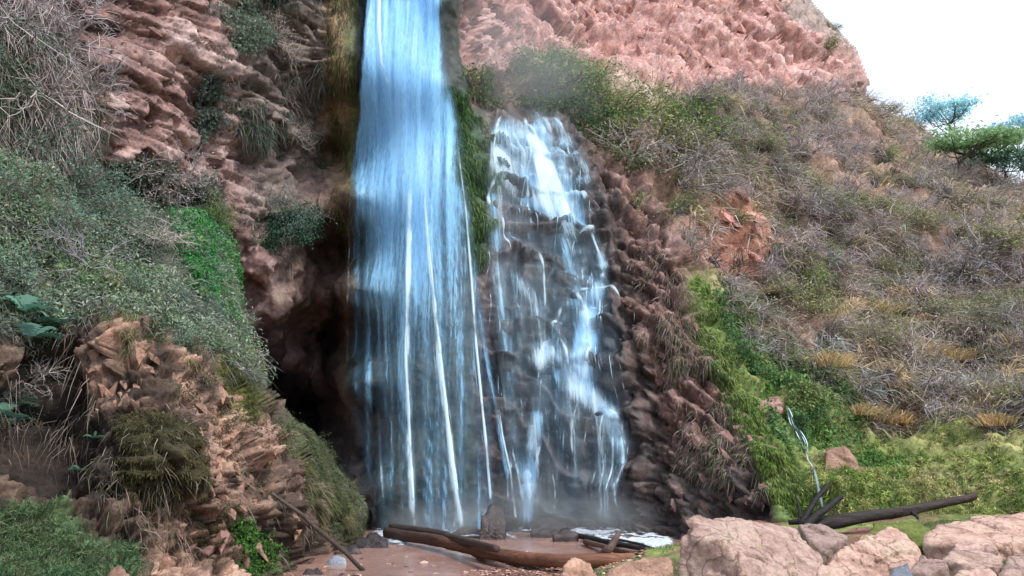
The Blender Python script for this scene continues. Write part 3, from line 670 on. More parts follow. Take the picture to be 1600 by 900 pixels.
stuff(blades('moss', p, nn * .4 + down(nn) * .9 + g.normal(size=(n, 3)) * .3, g.uniform(.04, .11, n), g.uniform(.012, .024, n), pick(g, n, [(0.07,0.12,0.025),(0.13,0.20,0.04),(0.21,0.27,0.08),(0.10,0.14,0.05)], None, p, 409, 1.2), .8, g))
GULLY = [(1085,440),(1130,455),(1190,520),(1290,580),(1360,640),(1330,690),(1260,650),(1235,720),(1190,620),(1130,540)]
p, nn, g = scatter(S, GULLY, 10000, 410, 0.4, 1.3); n = len(p)
stuff(leaves('creeping_plant', p + nn * g.uniform(0, .3, (n, 1)), nn, g.uniform(.02, .055, n), pick(g, n, [(0.04,0.08,0.035),(0.07,0.15,0.055),(0.12,0.22,0.075),(0.16,0.20,0.08)], None, p, 411, 1.), g))
p, nn, g = scatter(S, [(1185,590),(1240,580),(1300,610),(1350,660),(1420,700),(1400,750),(1340,700),(1290,690),(1262,700),(1235,690)], 13000, 412, 0.35, 1.3); n = len(p)
stuff(blades('green_grass', p, nn * .6 + down(nn) * .5 + g.normal(size=(n, 3)) * .4, g.uniform(.06, .2, n), g.uniform(.012, .022, n), pick(g, n, [(0.09,0.20,0.05),(0.15,0.30,0.07),(0.24,0.38,0.10)], None, p, 413, 1.), .6, g))
# left bluff
CAP = [(-250,215),(0,215),(70,225),(135,262),(190,300),(250,332),(330,326),(372,470),(395,540),(410,600),(360,560),(240,505),(160,480),(100,510),(0,520),(-250,500)]
p, nn, g = scatter(B, CAP, 40000, 420, 0.46, 1.6); n = len(p)
stuff(leaves('creeper', p + nn * g.uniform(0, .22, (n, 1)), nn + np.array([0, -.3, .5]), g.uniform(.016, .045, n), pick(g, n, [(0.07,0.10,0.075),(0.13,0.18,0.14),(0.18,0.25,0.19),(0.28,0.31,0.27),(0.10,0.18,0.10),(0.15,0.22,0.12)], None, p, 421, 1.3), g, .4))
p, nn, g = scatter(B, CAP, 14000, 422, 0.35, 1.2); n = len(p)
stuff(blades('dry_stems', p, nn * .6 + down(nn) * .5 + g.normal(size=(n, 3)) * .6, g.uniform(.15, .5, n), g.uniform(.005, .012, n), pick(g, n, [(0.22,0.20,0.19),(0.38,0.35,0.34),(0.12,0.105,0.09),(0.18,0.20,0.14)]), .5, g))
p, nn, g = scatter(B, [(262,335),(335,328),(365,400),(375,500),(350,500),(300,440)], 9000, 424, 0, 1, 6); n = len(p)
stuff(leaves('bright_moss', p + nn * g.uniform(0, .12, (n, 1)), nn, g.uniform(.018, .04, n), pick(g, n, [(0.035,0.16,0.04),(0.06,0.24,0.06),(0.05,0.19,0.08),(0.10,0.28,0.08)], None, p, 425, 2.), g, .7))
for poly, cnt, cols, sd_ in [([(175,645),(250,635),(305,690),(300,775),(255,800),(190,770)], 7000, [(0.03,0.03,0.012),(0.055,0.055,0.018),(0.08,0.08,0.025),(0.05,0.042,0.028)], 430),
                         ([(340,540),(398,545),(418,640),(380,665),(345,610)], 6000, [(0.05,0.06,0.015),(0.10,0.11,0.02),(0.14,0.14,0.03)], 431),
                         ([(430,640),(500,680),(560,770),(580,850),(530,855),(480,740)], 13000, [(0.03,0.045,0.015),(0.06,0.08,0.03),(0.09,0.10,0.045)], 432),
                         ([(165,430),(240,425),(250,475),(180,480)], 3000, [(0.10,0.11,0.02),(0.17,0.17,0.035)], 433),
                         ([(60,300),(-10,560),(20,600),(40,540),(10,480)], 100, [(0.1,0.2,0.05)], 434)]:
    p, nn, g = scatter(B, poly, cnt, sd_, 0.2, 2.5, 10); n = len(p)
    stuff(blades('moss', p, nn * .7 + down(nn) * .5 + g.normal(size=(n, 3)) * .6, g.uniform(.015, .05, n), g.uniform(.006, .013, n), pick(g, n, cols, None, p, sd_, 2.), .6, g))
p, nn, g = scatter(B, [(-250,800),(60,790),(150,820),(215,860),(205,945),(-250,945)], 17000, 436, 0.25, 1.6); n = len(p)
stuff(blades('green_grass', p, nn * .5 + np.array([0, -.1, .5]) + g.normal(size=(n, 3)) * .5, g.uniform(.05, .17, n), g.uniform(.006, .012, n), pick(g, n, [(0.045,0.10,0.05),(0.08,0.16,0.07),(0.12,0.20,0.08),(0.17,0.18,0.10)], None, p, 437, 1.5), .5, g))
p, nn, g = scatter(B, [(370,820),(430,830),(440,900),(385,905)], 4000, 438, 0.4, 2.); n = len(p)
stuff(leaves('creeper', p + nn * g.uniform(0, .08, (n, 1)), nn, g.uniform(.015, .03, n), pick(g, n, [(0.03,0.08,0.02),(0.07,0.16,0.03)]), g, .6))
for poly, cnt, sd_ in [([(10,590),(110,590),(110,650),(20,660)], 220, 440), ([(110,500),(160,500),(160,640),(110,650)], 50, 441)]:
    p, nn, g = scatter(B, poly, cnt, sd_); n = len(p)
    stuff(blades('hanging_roots', p + nn * .12, nn * .35 + GRAV + g.normal(size=(n, 3)) * .28, g.uniform(.15, .6, n), g.uniform(.005, .010, n), pick(g, n, [(0.15,0.125,0.11),(0.08,0.065,0.055),(0.22,0.185,0.165)]), .4, g, M_TWIG))
bunches('trailing_grass', B, CAP, 330, 34, 480, .34, .009, [(0.10,0.15,0.10),(0.17,0.23,0.15),(0.24,0.28,0.20),(0.16,0.20,0.08),(0.28,0.28,0.22)], clump=.45, cs=1.2, dmix=1.0, sprd=.5)
bunches('trailing_grass', B, [(160,470),(250,500),(370,560),(420,640),(470,680),(540,760),(560,840),(500,830),(430,700),(330,600),(200,540)], 150, 26, 484, .22, .008, [(0.07,0.085,0.04),(0.12,0.14,0.06),(0.15,0.14,0.09)], clump=.4, cs=1.5, dmix=1.2, sprd=.4)
p, nn, g = scatter(B, [(240,560),(380,590),(470,700),(520,840),(420,890),(250,880),(300,760),(280,660)], 15000, 488, .66, 1.7); n = len(p)
stuff(blades('moss', p, nn * .7 + down(nn) * .5 + g.normal(size=(n, 3)) * .6, g.uniform(.012, .04, n), g.uniform(.006, .012, n), pick(g, n, [(0.045,0.045,0.02),(0.075,0.075,0.025),(0.06,0.05,0.03),(0.10,0.105,0.035)], None, p, 489, 2.), .6, g))
# bare rock of the bluff: thin roots and small leaves
p, nn, g = scatter(B, [(100,520),(400,560),(480,700),(540,830),(450,880),(200,860),(120,700)], 1800, 444, 0.6, 1.8); n = len(p)
stuff(blades('dry_stems', p, nn * .45 + down(nn) * .8 + g.normal(size=(n, 3)) * .5, g.uniform(.06, .3, n), g.uniform(.005, .011, n), pick(g, n, [(0.12,0.10,0.085),(0.06,0.052,0.042),(0.09,0.10,0.055),(0.20,0.17,0.15)]), .6, g))
# left wall
p, nn, g = scatter(S, [(-250,-100),(60,-60),(120,40),(150,190),(120,262),(0,235),(-250,230)], 11000, 450, 0.3, 1.0); n = len(p)
stuff(blades('hanging_stems', p + nn * .1, nn * .6 + GRAV * .8 + g.normal(size=(n, 3)) * .5 + np.array([-.25, 0, 0]), g.uniform(.2, .6, n), g.uniform(.006, .013, n), pick(g, n, [(0.20,0.175,0.185),(0.34,0.30,0.32),(0.50,0.45,0.48),(0.12,0.11,0.10),(0.15,0.20,0.15)], None, p, 451, 1.), .5, g))
p, nn, g = scatter(S, [(-250,-60),(60,60),(150,120),(160,230),(0,235),(-250,230)], 9000, 452, 0.55, .9); n = len(p)
stuff(leaves('creeper', p + nn * g.uniform(0, .35, (n, 1)), nn, g.uniform(.018, .05, n), pick(g, n, [(0.07,0.11,0.08),(0.12,0.17,0.12),(0.17,0.20,0.16)]), g, .45))
p, nn, g = scatter(S, [(320,-60),(500,-60),(510,150),(480,330),(440,400),(380,330),(330,180)], 4200, 454, 0.75, 1.0); n = len(p)
stuff(blades('dry_stems', p, nn * .6 + down(nn) * .7 + g.normal(size=(n, 3)) * .5, g.uniform(.12, .4, n), g.uniform(.010, .02, n), pick(g, n, [(0.16,0.14,0.12),(0.25,0.225,0.20),(0.13,0.14,0.09),(0.10,0.13,0.10)], None, p, 455, 1.2), .6, g))
for poly, cnt, cols, sd_ in [([(395,380),(415,340),(470,325),(480,350),(440,385)], 2200, [(0.03,0.08,0.05),(0.06,0.13,0.08)], 456), ([(330,10),(420,-20),(440,60),(360,90)], 2000, [(0.10,0.15,0.12),(0.15,0.2,0.16)], 457),
                             ([(315,90),(345,90),(350,200),(325,220)], 1500, [(0.08,0.11,0.10),(0.13,0.16,0.14)], 458), ([(170,250),(330,270),(345,330),(250,330),(190,300)], 5000, [(0.10,0.11,0.10),(0.16,0.165,0.15),(0.08,0.12,0.08)], 459)]:
    p, nn, g = scatter(S, poly, cnt, sd_, .3, 1.5); n = len(p)
    stuff(leaves('creeper', p + nn * g.uniform(0, .25, (n, 1)), nn, g.uniform(.02, .055, n), pick(g, n, cols), g, .45))
p, nn, g = scatter(S, [(505,-100),(560,-100),(556,160),(548,420),(530,420),(512,140)], 2600, 460, 0.5, 1.5, 5); n = len(p)
stuff(blades('moss', p, nn * .3 + GRAV + g.normal(size=(n, 3)) * .2, g.uniform(.06, .2, n), g.uniform(.012, .022, n), pick(g, n, [(0.20,0.16,0.06),(0.13,0.15,0.04),(0.10,0.09,0.05),(0.24,0.17,0.08)], None, p, 461, 1.5), .6, g))
p, nn, g = scatter(S, [(690,130),(730,160),(765,210),(770,320),(748,430),(725,330),(705,220)], 9000, 462, 0.2, 1.5, 8); n = len(p)
stuff(blades('moss', p, nn * .4 + GRAV + g.normal(size=(n, 3)) * .3, g.uniform(.08, .25, n), g.uniform(.012, .024, n), pick(g, n, [(0.035,0.08,0.03),(0.06,0.12,0.04),(0.09,0.14,0.06)], None, p, 463, 1.5), .6, g))
p, nn, g = scatter(S, [(720,120),(860,90),(940,140),(1000,220),(1060,350),(1020,350),(950,240),(880,185),(760,180)], 9000, 464, 0.45, 1.2); n = len(p)
stuff(leaves('creeping_plant', p + nn * g.uniform(0, .3, (n, 1)), nn, g.uniform(.03, .08, n), pick(g, n, [(0.05,0.09,0.04),(0.10,0.16,0.06),(0.16,0.20,0.08),(0.16,0.14,0.10)], None, p, 465, 1.), g, .4))
p, nn, g = scatter(S, [(1000,350),(1060,430),(1110,560),(1170,680),(1210,760),(1080,790),(1040,650),(990,480)], 3800, 466, 0.6, 1.5); n = len(p)
stuff(blades('dry_stems', p, nn * .4 + down(nn) * .9 + g.normal(size=(n, 3)) * .4, g.uniform(.1, .3, n), g.uniform(.010, .018, n), pick(g, n, [(0.22,0.17,0.14),(0.13,0.14,0.06),(0.30,0.25,0.21)]), .6, g))
# turf between the boulders on the right bank
g = np.random.default_rng(470); x = g.uniform(0.6, 8, 60000); y = g.uniform(5.5, 13.2, 60000)
qq = np.stack([x, y, 0 * x], -1); k = (x > .75 + .25 * fbm(qq * 2, 471, 3)) & (fbm(qq * 1.4, 472, 3) + g.normal(size=x.size) * .1 > -.12) & (y > 4.5)
x, y = x[k][:34000], y[k][:34000]; n = len(x); p = np.stack([x, y, ground_z(x, y)], -1)
stuff(blades('turf', p, np.array([0, 0, 1.0]) + g.normal(size=(n, 3)) * .5, g.uniform(.03, .09, n), g.uniform(.005, .010, n), pick(g, n, [(0.08,0.14,0.05),(0.14,0.21,0.07),(0.20,0.25,0.10),(0.28,0.28,0.14)], None, p, 473, 1.2), .4, g))

# ------------------------------------------------------------------ falling water
WBLUE = (0.36, 0.70, 1.0); WWHITE = (0.72, 0.90, 1.0)
def ribbon(name, path, width, dens, parent, colr=WWHITE, bulge=0.35):
    """a rope of falling water: an arched strip, thinning out to its edges"""
    path = np.asarray(path); n = len(path); k = 7
    t = np.gradient(path, axis=0); t = unit(t); view = unit(path - CAM)[:, :]
    nrm = np.tile(np.array([[0.0, -1.0, 0.0]]), (n, 1)); side = unit(np.cross(t, nrm)); nrm = unit(np.cross(side, t))
    a = np.linspace(-1, 1, k); V = []; A = []
    for j in range(k):
        V.append(path + side * (a[j] * width / 2)[:, None] + nrm * (bulge * width * (1 - a[j] ** 2))[:, None]); A.append(dens * (1 - a[j] ** 2) ** 1.5)
    V = np.stack(V, 1); A = np.stack(A, 1)
    s = np.concatenate([[0], np.cumsum(np.linalg.norm(np.diff(path, axis=0), axis=1))])
    o_ = random.uniform(0, 50); UV = np.stack([np.repeat((a[None] * .5) * width[:, None], 1, 0) + o_, np.repeat(s[:, None], k, 1) + o_], -1)
    idx = np.arange(n * k).reshape(n, k); F = np.stack([idx[:-1, :-1], idx[:-1, 1:], idx[1:, 1:], idx[1:, :-1]], -1).reshape(-1, 4)
    cc = np.concatenate([np.tile(np.array(colr), (n * k, 1)), A.reshape(-1, 1)], 1)
    return link(name, mesh_np(name, V.reshape(-1, 3), F, cc, uv=UV.reshape(-1, 2)), M_WATER, parent)
def dense(pts, step=6):
    pts = np.array(pts, float); d = np.concatenate([[0], np.cumsum(np.hypot(*np.diff(pts[:, :2], axis=0).T))]); m = max(4, int(d[-1] / step))
    t = np.linspace(0, d[-1], m); return np.stack([np.interp(t, d, pts[:, i]) for i in range(pts.shape[1])], 1)
LX = lambda y: np.interp(y, [-160, 0, 100, 280, 640, 830], [578, 572, 563, 546, 545, 585])
RX = lambda y: np.interp(y, [-160, 0, 100, 250, 400, 600, 840], [688, 698, 704, 730, 756, 794, 822])
def veil(off, seed, d_top, d_bot, parent, colr=WBLUE):
    ys = np.arange(-160, 842, 5.0); us = np.linspace(0, 1, 46); U, Yp = np.meshgrid(us, ys)
    X = LX(Yp) * (1 - U) + RX(Yp) * U
    D = depth0(X, np.minimum(Yp, 835)) - off - 0.12 * fbm(np.stack([X / 40, Yp / 400, 0 * X], -1), seed, 3)
    V = P(X, Yp, D)
    dn = np.interp(Yp, [-160, 120, 300, 450, 620, 760, 840], [1.35, 1.2, .90, .62, .40, .32, .42]); dn = d_bot + (d_top - d_bot) * dn
    core = np.exp(-((U - .45) / .34) ** 2); top = 1 - sst(60, 420, Yp); dn = dn * (.62 + .38 * np.maximum(core, top * .8))
    dn = dn + (.40 * fbm(np.stack([X / 9, Yp / 320, 0 * X], -1), seed + 1, 3) + .22 * fbm(np.stack([X / 30, Yp / 200, 0 * X], -1), seed + 4, 2)) * (1 - .35 * top)
    rag = .06 * fbm(np.stack([X * 0, Yp / 45, 0 * X + seed], -1), seed + 3, 3); edge = sst(0, .05, U + rag * .5) * (1 - sst(.84, 1, U + rag)); dn = np.clip(dn * edge, 0, 1)
    idx = np.arange(X.size).reshape(X.shape); F = np.stack([idx[:-1, :-1], idx[:-1, 1:], idx[1:, 1:], idx[1:, :-1]], -1).reshape(-1, 4)
    cc = np.concatenate([np.tile(np.array(colr), (X.size, 1)), dn.reshape(-1, 1)], 1)
    return link('veil', mesh_np('veil', V.reshape(-1, 3), F, cc, uv=np.stack([V[..., 0] + seed, V[..., 2]], -1).reshape(-1, 2)), M_WATER, parent)
def cdens(px, py):
    d = sst(-25, 25, sdist(px, py, [(765,192),(850,192),(900,255),(940,375),(905,385),(860,345),(800,310),(758,260)]))
    for ln, wd, am in [([(930,375),(950,440),(930,478),(915,540),(900,600),(950,648),(982,720)], 24, .95), ([(845,560),(868,545),(895,600)], 26, .85), ([(800,430),(835,470),(852,545)], 20, .55), ([(838,655),(820,818)], 18, .75), ([(762,330),(785,480)], 16, .4),
                       ([(942,650),(945,805)], 24, .55), ([(976,700),(976,818)], 14, .6), ([(905,605),(900,760)], 14, .5), ([(890,380),(900,470)], 22, .6)]:
        d = np.maximum(d, am * np.exp(-(ldist(px, py, ln) / wd) ** 2))
    ins = sst(-8, 22, sdist(px, py, [(755,196),(780,188),(850,195),(885,240),(925,330),(945,420),(975,480),(985,560),(990,690),(990,825),(785,825),(775,600),(750,420),(750,260)]))
    return ins * np.maximum(d, .36 + .17 * np.exp(-((px - 775) / 28) ** 2))
fall = tag(empty('waterfall', PZ(680, 835, 0.0)), kind='structure')
def keep_parent(o): o.matrix_parent_inverse = o.parent.matrix_world.inverted(); return o
bpy.context.view_layer.update()
FW = []
FW.append(veil(0.32, 501, 0.80, 0.0, fall)); FW.append(veil(0.42, 505, 0.62, 0.10, fall)); FW.append(veil(0.52, 509, 0.50, 0.05, fall))
def strand(pts, w0, w1, d, off=.5, colr=WWHITE):
    q = dense(pts); px, py = q[:, 0], q[:, 1]
    path = P(px, py, depth0(px, np.minimum(py, 835)) - off); t = np.linspace(0, 1, len(q))
    wd = (w0 + (w1 - w0) * t) / FPX * 17.0 * (1 + .18 * fbm(np.stack([t * 9, 0 * t + pts[0][0], 0 * t], -1), 515, 2))
    al_ = .78 + .75 * fbm(np.stack([t * len(q) / 7, 0 * t + pts[0][0] * .37, 0 * t], -1), 517, 3); d = d * np.clip(al_, .2, 1.2)
    if w0 + w1 > 10:                                # frayed threads beside the main rope
        for k_ in range(4):
            qx = px + (w0 + (w1 - w0) * t) * random.uniform(-.9, .9) + 2.5 * fbm(np.stack([t * 5 + k_ * 9, 0 * t + pts[0][0], 0 * t], -1), 518, 3)
            FW.append(ribbon('strand', P(qx, py, depth0(px, np.minimum(py, 835)) - off + .03 * k_), np.full(len(q), random.uniform(2, 4.5) / FPX * 17) * (.5 + t), d * .5 * np.clip(.4 + 1.8 * fbm(np.stack([t * len(q) / 9 + k_ * 5, 0 * t + pts[0][0], 0 * t], -1), 519, 3), 0, 1), fall, colr))
    FW.append(ribbon('strand', path, wd, d * np.clip(np.minimum(t * 3.5, (1 - t) * (5 if pts[-1][1] < 780 else 60)), 0, 1) ** .7, fall, colr))
strand([(645,150),(643,240),(640,330),(637,480),(636,600),(640,700),(646,828)], 15, 20, .8)
strand([(640,250),(636,400),(634,560),(638,640),(648,826)], 6, 9, 1.0, .56)
strand([(668,200),(664,320),(670,400),(679,480),(686,560),(697,650),(708,740),(719,824)], 7, 17, 1.25, .58)
strand([(666,330),(674,420),(684,520),(697,640),(708,740),(722,826)], 5, 13, 1.3, .62)
for k in range(14):
    xx = 716 + 5 * k / 3; strand([(709 + random.uniform(-4, 4), 745 + 4 * k), (xx - 6 + random.uniform(-5, 5), 800), (xx + random.uniform(-12, 12), 829)], 3, random.uniform(4, 8), .55, .62)
strand([(690,90),(712,200),(728,330),(737,440),(744,540),(752,620),(760,700),(767,786)], 5, 7, 1.0, .55)
strand([(735,420),(742,520),(748,590)], 12, 8, .7, .5)
strand([(594,-120),(592,40),(596,100),(610,130)], 12, 10, 1.0, .55); strand([(584,60),(596,105),(612,140)], 10, 4, 1.0, .57)
strand([(550,260),(545,420),(543,560),(545,690)], 8, 8, .5); strand([(590,620),(594,700),(602,822)], 6, 10, .5); strand([(600,630),(612,660),(612,720)], 4, 4, .5)
strand([(700,100),(720,230),(738,400),(760,560),(782,680),(800,790)], 20, 14, .5, .45, WBLUE); strand([(775,600),(785,680),(798,740),(806,815)], 5, 7, .75)
strand([(715,620),(722,720),(730,815)], 10, 14, .35, .4, WBLUE); strand([(660,600),(668,700),(678,822)], 10, 14, .35, .4, WBLUE)
for k in range(60):
    xa = random.uniform(0.05, .97); ya = random.uniform(-100, 500); ln = random.uniform(120, 380); yb = min(828, ya + ln)
    f = lambda y: LX(y) * (1 - xa) + RX(y) * xa
    strand([(f(y), y) for y in np.linspace(ya, yb, 8)], random.uniform(2, 5), random.uniform(3, 7), random.uniform(.18, .45), random.uniform(.35, .6), WBLUE if random.random() < .5 else WWHITE)
cas = tag(empty('cascade', PZ(900, 830, 0.0)), kind='structure')
bpy.context.view_layer.update()
CW = []
def cstrand(pts, w, d, off=.09, colr=WWHITE):
    q = dense(pts, 4); q[:, 0] += 0.9 * fbm(np.stack([q[:, 1] / 14, q[:, 0] * 0 + pts[0][0], 0 * q[:, 0]], -1), 531, 2)
    p, nn = sample(S, q[:, 0], q[:, 1])
    for _ in range(6): p[1:-1] = (p[:-2] + 2 * p[1:-1] + p[2:]) / 4
    p = p + nn * off + np.array([0, -.05, 0]); t = np.linspace(0, 1, len(q))
    wd = w / FPX * p[:, 1] * (1 + .9 * fbm(np.stack([t * len(q) / 4, 0 * t + pts[0][0], 0 * t], -1), 532, 2))
    CW.append(ribbon('strand', p, wd, d * np.clip(np.minimum(t * 6, (1 - t) * 3), 0, 1) * np.clip(.85 + .8 * fbm(np.stack([t * len(q) / 3.0, 0 * t + pts[0][0], 0 * t], -1), 533, 3), .12, 1.25), cas, colr, .25))
for pts, w in [([(772,200),(762,240),(757,300),(752,380)], 7), ([(790,197),(800,230),(812,270),(822,330),(826,400)], 8), ([(808,195),(830,225),(845,260),(856,320),(860,400)], 9), ([(825,195),(855,225),(880,260),(895,300),(915,335),(930,355),(932,378)], 9),
               ([(845,200),(875,225),(890,255),(893,290)], 7), ([(935,376),(905,380),(893,384),(895,412)], 7), ([(922,378),(936,405),(946,430),(955,446)], 7), ([(830,408),(846,430),(851,480),(853,540)], 7),
               ([(762,330),(775,345),(782,380),(786,420)], 6), ([(806,435),(808,480),(812,520)], 5), ([(885,468),(905,476),(920,500),(925,545),(922,605)], 9), ([(932,468),(950,460),(968,462),(976,480)], 6), ([(938,465),(940,500),(944,540)], 5), ([(885,470),(870,500),(862,540)], 8),
               ([(890,470),(930,470),(950,462)], 6), ([(920,490),(945,492),(965,492)], 5), ([(868,545),(850,550),(843,570),(842,610)], 8), ([(875,545),(890,560),(895,600)], 8), ([(866,548),(868,580),(872,620)], 6),
               ([(895,600),(915,620),(945,645),(968,662),(978,690),(986,725)], 11), ([(900,598),(930,628),(955,655),(972,690)], 10), ([(905,600),(900,640),(898,680),(900,740),(905,765)], 6), ([(945,645),(936,680),(944,740),(940,805)], 5), ([(970,668),(976,720),(973,780),(978,815)], 6), ([(955,655),(958,700),(955,760),(952,812)], 5),
               ([(838,660),(830,690),(824,750),(820,818)], 10), ([(798,690),(808,750),(820,818)], 7), ([(862,722),(868,760),(868,808)], 4), ([(846,690),(838,720),(830,760)], 6), ([(785,195),(770,215),(764,250)], 8), ([(815,192),(822,240),(818,300)], 9)]:
    cstrand(pts, w * 1.1, .85)
g = np.random.default_rng(540)
for pts, w, d_ in [([(790,195),(815,250),(835,330)], 34, .5), ([(820,194),(860,250),(890,320)], 34, .6), ([(845,200),(890,270),(925,350)], 28, .55), ([(770,200),(765,260),(770,340)], 22, .4), ([(865,300),(880,370),(890,440)], 30, .4), ([(900,390),(915,450),(915,540)], 34, .4), ([(930,380),(945,430),(940,480)], 26, .5),
                   ([(890,470),(880,520),(865,560)], 26, .5), ([(910,480),(918,540),(910,610)], 30, .5), ([(860,548),(855,600),(850,660)], 36, .4), ([(885,550),(890,620),(893,690)], 28, .4), ([(905,602),(940,640),(972,680),(982,740)], 30, .55), ([(940,655),(940,720),(938,800)], 34, .35), ([(970,670),(974,740),(972,815)], 26, .4),
                   ([(836,660),(828,740),(820,820)], 26, .5), ([(800,440),(812,500),(820,570)], 26, .3), ([(835,420),(850,490),(852,550)], 26, .35), ([(768,340),(780,420),(786,520)], 26, .28), ([(800,640),(810,740),(820,818)], 30, .3), ([(900,690),(905,760),(905,815)], 40, .25)]:
    for j_ in range(2): cstrand([(x_ + g.normal() * 4, y_ + g.normal() * 4) for x_, y_ in pts], w * g.uniform(.7, 1.2), d_, .14 + .06 * j_, (.58, .82, 1.0))
for k in range(230):
    for _ in range(40):
        a, b = g.uniform(750, 985), g.uniform(195, 760)
        if g.random() < float(cdens(np.array([a]), np.array([b]))[0]) ** 1.3: break
    ln = g.uniform(40, 150); dr_ = g.uniform(-.05, .30) if b < 400 else g.uniform(-.12, .16)
    pts = [(a + dr_ * ln * t + g.normal() * 1.5, b + ln * t) for t in np.linspace(0, 1, 6)]
    pts = [(x_, min(y_, 818)) for x_, y_ in pts]
    cstrand(pts, g.uniform(1.5, 5), g.uniform(.25, .65), .09, (.62, .84, 1.0))
# a thin sheet of water clinging to the rock of the cascade
pl_c = [(755,196),(780,188),(850,195),(885,240),(925,330),(945,420),(975,480),(985,560),(990,690),(990,825),(785,825),(775,600),(750,420),(750,260)]
dv = 0.60 * sst(-12, 22, sdist(GX, GY, pl_c)) * (cdens(GX, GY) + .25 * fbm(np.stack([GX / 24, GY / 120, 0 * GX], -1), 551, 3))
Vc = S.V.copy()
for _ in range(3): Vc[1:-1, 1:-1] = (Vc[1:-1, 1:-1] * 2 + Vc[:-2, 1:-1] + Vc[2:, 1:-1] + Vc[1:-1, :-2] + Vc[1:-1, 2:]) / 6
Vc = Vc + N0 * .05 + np.array([0, -.06, 0])
kc = (dv > .02)[:-1, :-1]; idx = np.arange(GX.size).reshape(GX.shape); F = np.stack([idx[:-1, :-1], idx[1:, :-1], idx[1:, 1:], idx[:-1, 1:]], -1)[kc]
for off, sd_, colr in ((0, 61, WBLUE), (.05, 67, WWHITE)):
    used, inv = np.unique(F.ravel(), return_inverse=True); vv = (Vc + N0 * off).reshape(-1, 3)[used]
    cc = np.concatenate([np.tile(np.array(colr), (len(used), 1)), np.clip(dv, 0, 1).reshape(-1, 1)[used] * (1 if off == 0 else .8)], 1)
    CW.append(link('veil', mesh_np('veil', vv, inv.reshape(-1, 4), cc, uv=np.stack([vv[:, 0] + sd_, vv[:, 2]], -1)), M_WATER, cas))
LXc = lambda y: np.interp(y, [185, 200, 300, 420, 600, 825], [775, 757, 748, 748, 765, 785]); RXc = lambda y: np.interp(y, [185, 260, 375, 450, 560, 700, 825], [850, 892, 940, 968, 985, 994, 995])
def cveil(off, seed, dn0, colr):
    U, Yp = np.meshgrid(np.linspace(0, 1, 56), np.arange(185, 832, 5.0)); X = LXc(Yp) * (1 - U) + RXc(Yp) * U
    V = P(X, Yp, depth0(X, Yp) - off - .15 * fbm(np.stack([X / 30, Yp / 90, 0 * X], -1), seed, 3))
    dn = dn0 * 1.5 * cdens(X, Yp) * (1 + .9 * fbm(np.stack([U * 9, Yp / 110, 0 * X], -1), seed + 2, 3))
    dn = np.clip(dn * sst(0, .16, U) * (1 - sst(.72, 1, U)) * sst(185, 205, Yp), 0, 1)
    idx = np.arange(X.size).reshape(X.shape); F = np.stack([idx[:-1, :-1], idx[:-1, 1:], idx[1:, 1:], idx[1:, :-1]], -1).reshape(-1, 4)
    cc = np.concatenate([np.tile(np.array(colr), (X.size, 1)), dn.reshape(-1, 1)], 1)
    return link('veil', mesh_np('veil', V.reshape(-1, 3), F, cc, uv=np.stack([U * 2.4 + seed, V[..., 2] * .7 + U * .3], -1).reshape(-1, 2)), M_WATER, cas)
CW.append(cveil(.30, 555, .50, WBLUE)); CW.append(cveil(.46, 558, .46, WWHITE))
# the thin trickle in the green gully
tri = tag(empty('trickle', PZ(1262, 800, 0.4)), kind='structure'); bpy.context.view_layer.update()
TW = []
for k, (dx, w) in enumerate(((0, 8), (2.5, 3), (-2, 2.5), (1, 2))):
    q = dense([(1224 + dx, 640), (1229 + dx, 655), (1236 + dx, 675), (1243 + dx, 710), (1250 + dx, 745), (1258 + dx, 788)], 4); p, nn = sample(S, q[:, 0], q[:, 1])
    for _ in range(6): p[1:-1] = (p[:-2] + 2 * p[1:-1] + p[2:]) / 4
    p = p + nn * .18 + np.array([0, -.2, 0]); TW.append(ribbon('strand', p, np.full(len(q), w / FPX * 15.5), (.7 if k else .42) * (.3 + 1.1 * np.clip(fbm(np.stack([q[:, 1] / 12, 0 * q[:, 1] + k, 0 * q[:, 1]], -1), 561, 2) + .4, 0, 1)), tri))
for o in FW + CW + TW: keep_parent(o)
# white water at the foot of the falls
def foam(poly, seed, hgt_, dens):
    a = np.array([PZ(x_, y_, 0.02)[:2] for x_, y_ in poly]); x0, y0 = a.min(0) - .1; x1, y1 = a.max(0) + .1
    X, Y = np.meshgrid(np.arange(x0, x1, .025), np.arange(y0, y1, .05)); d = sdist(X, Y, [tuple(q) for q in a])
    q = np.stack([X, Y, 0 * X], -1); d = d + .12 * fbm(q * 4, seed, 3)
    Z = 0.022 + hgt_ * sst(0, .25, d) * (.6 + .5 * fbm(q * 9, seed + 1, 4)); al = np.clip(dens * sst(-.03, .22, d) * (.62 + 1.3 * fbm(q * np.array([4, 7, 1]), seed + 2, 4)), 0, 1.2)
    idx = np.arange(X.size).reshape(X.shape); F = np.stack([idx[:-1, :-1], idx[:-1, 1:], idx[1:, 1:], idx[1:, :-1]], -1)[(al > .01)[:-1, :-1]]
    used, inv = np.unique(F.ravel(), return_inverse=True); V = np.stack([X, Y, Z], -1).reshape(-1, 3)[used]
    cc = np.concatenate([np.tile(np.array((.78, .88, 1.0)), (len(used), 1)), al.reshape(-1, 1)[used]], 1)
    return tag(link('foam', mesh_np('foam', V, inv.reshape(-1, 4), cc, uv=V[:, :2] * .5), M_WATER), kind='structure')
foam([(880,826),(920,820),(1000,830),(1060,842),(1060,860),(1010,858),(960,848),(900,836)], 571, .07, 1.3)
foam([(800,815),(840,815),(880,822),(880,836),(830,832),(800,830)], 573, .05, 1.1)
foam([(575,826),(620,822),(640,832),(640,848),(600,846),(575,838)], 575, .05, 1.0)
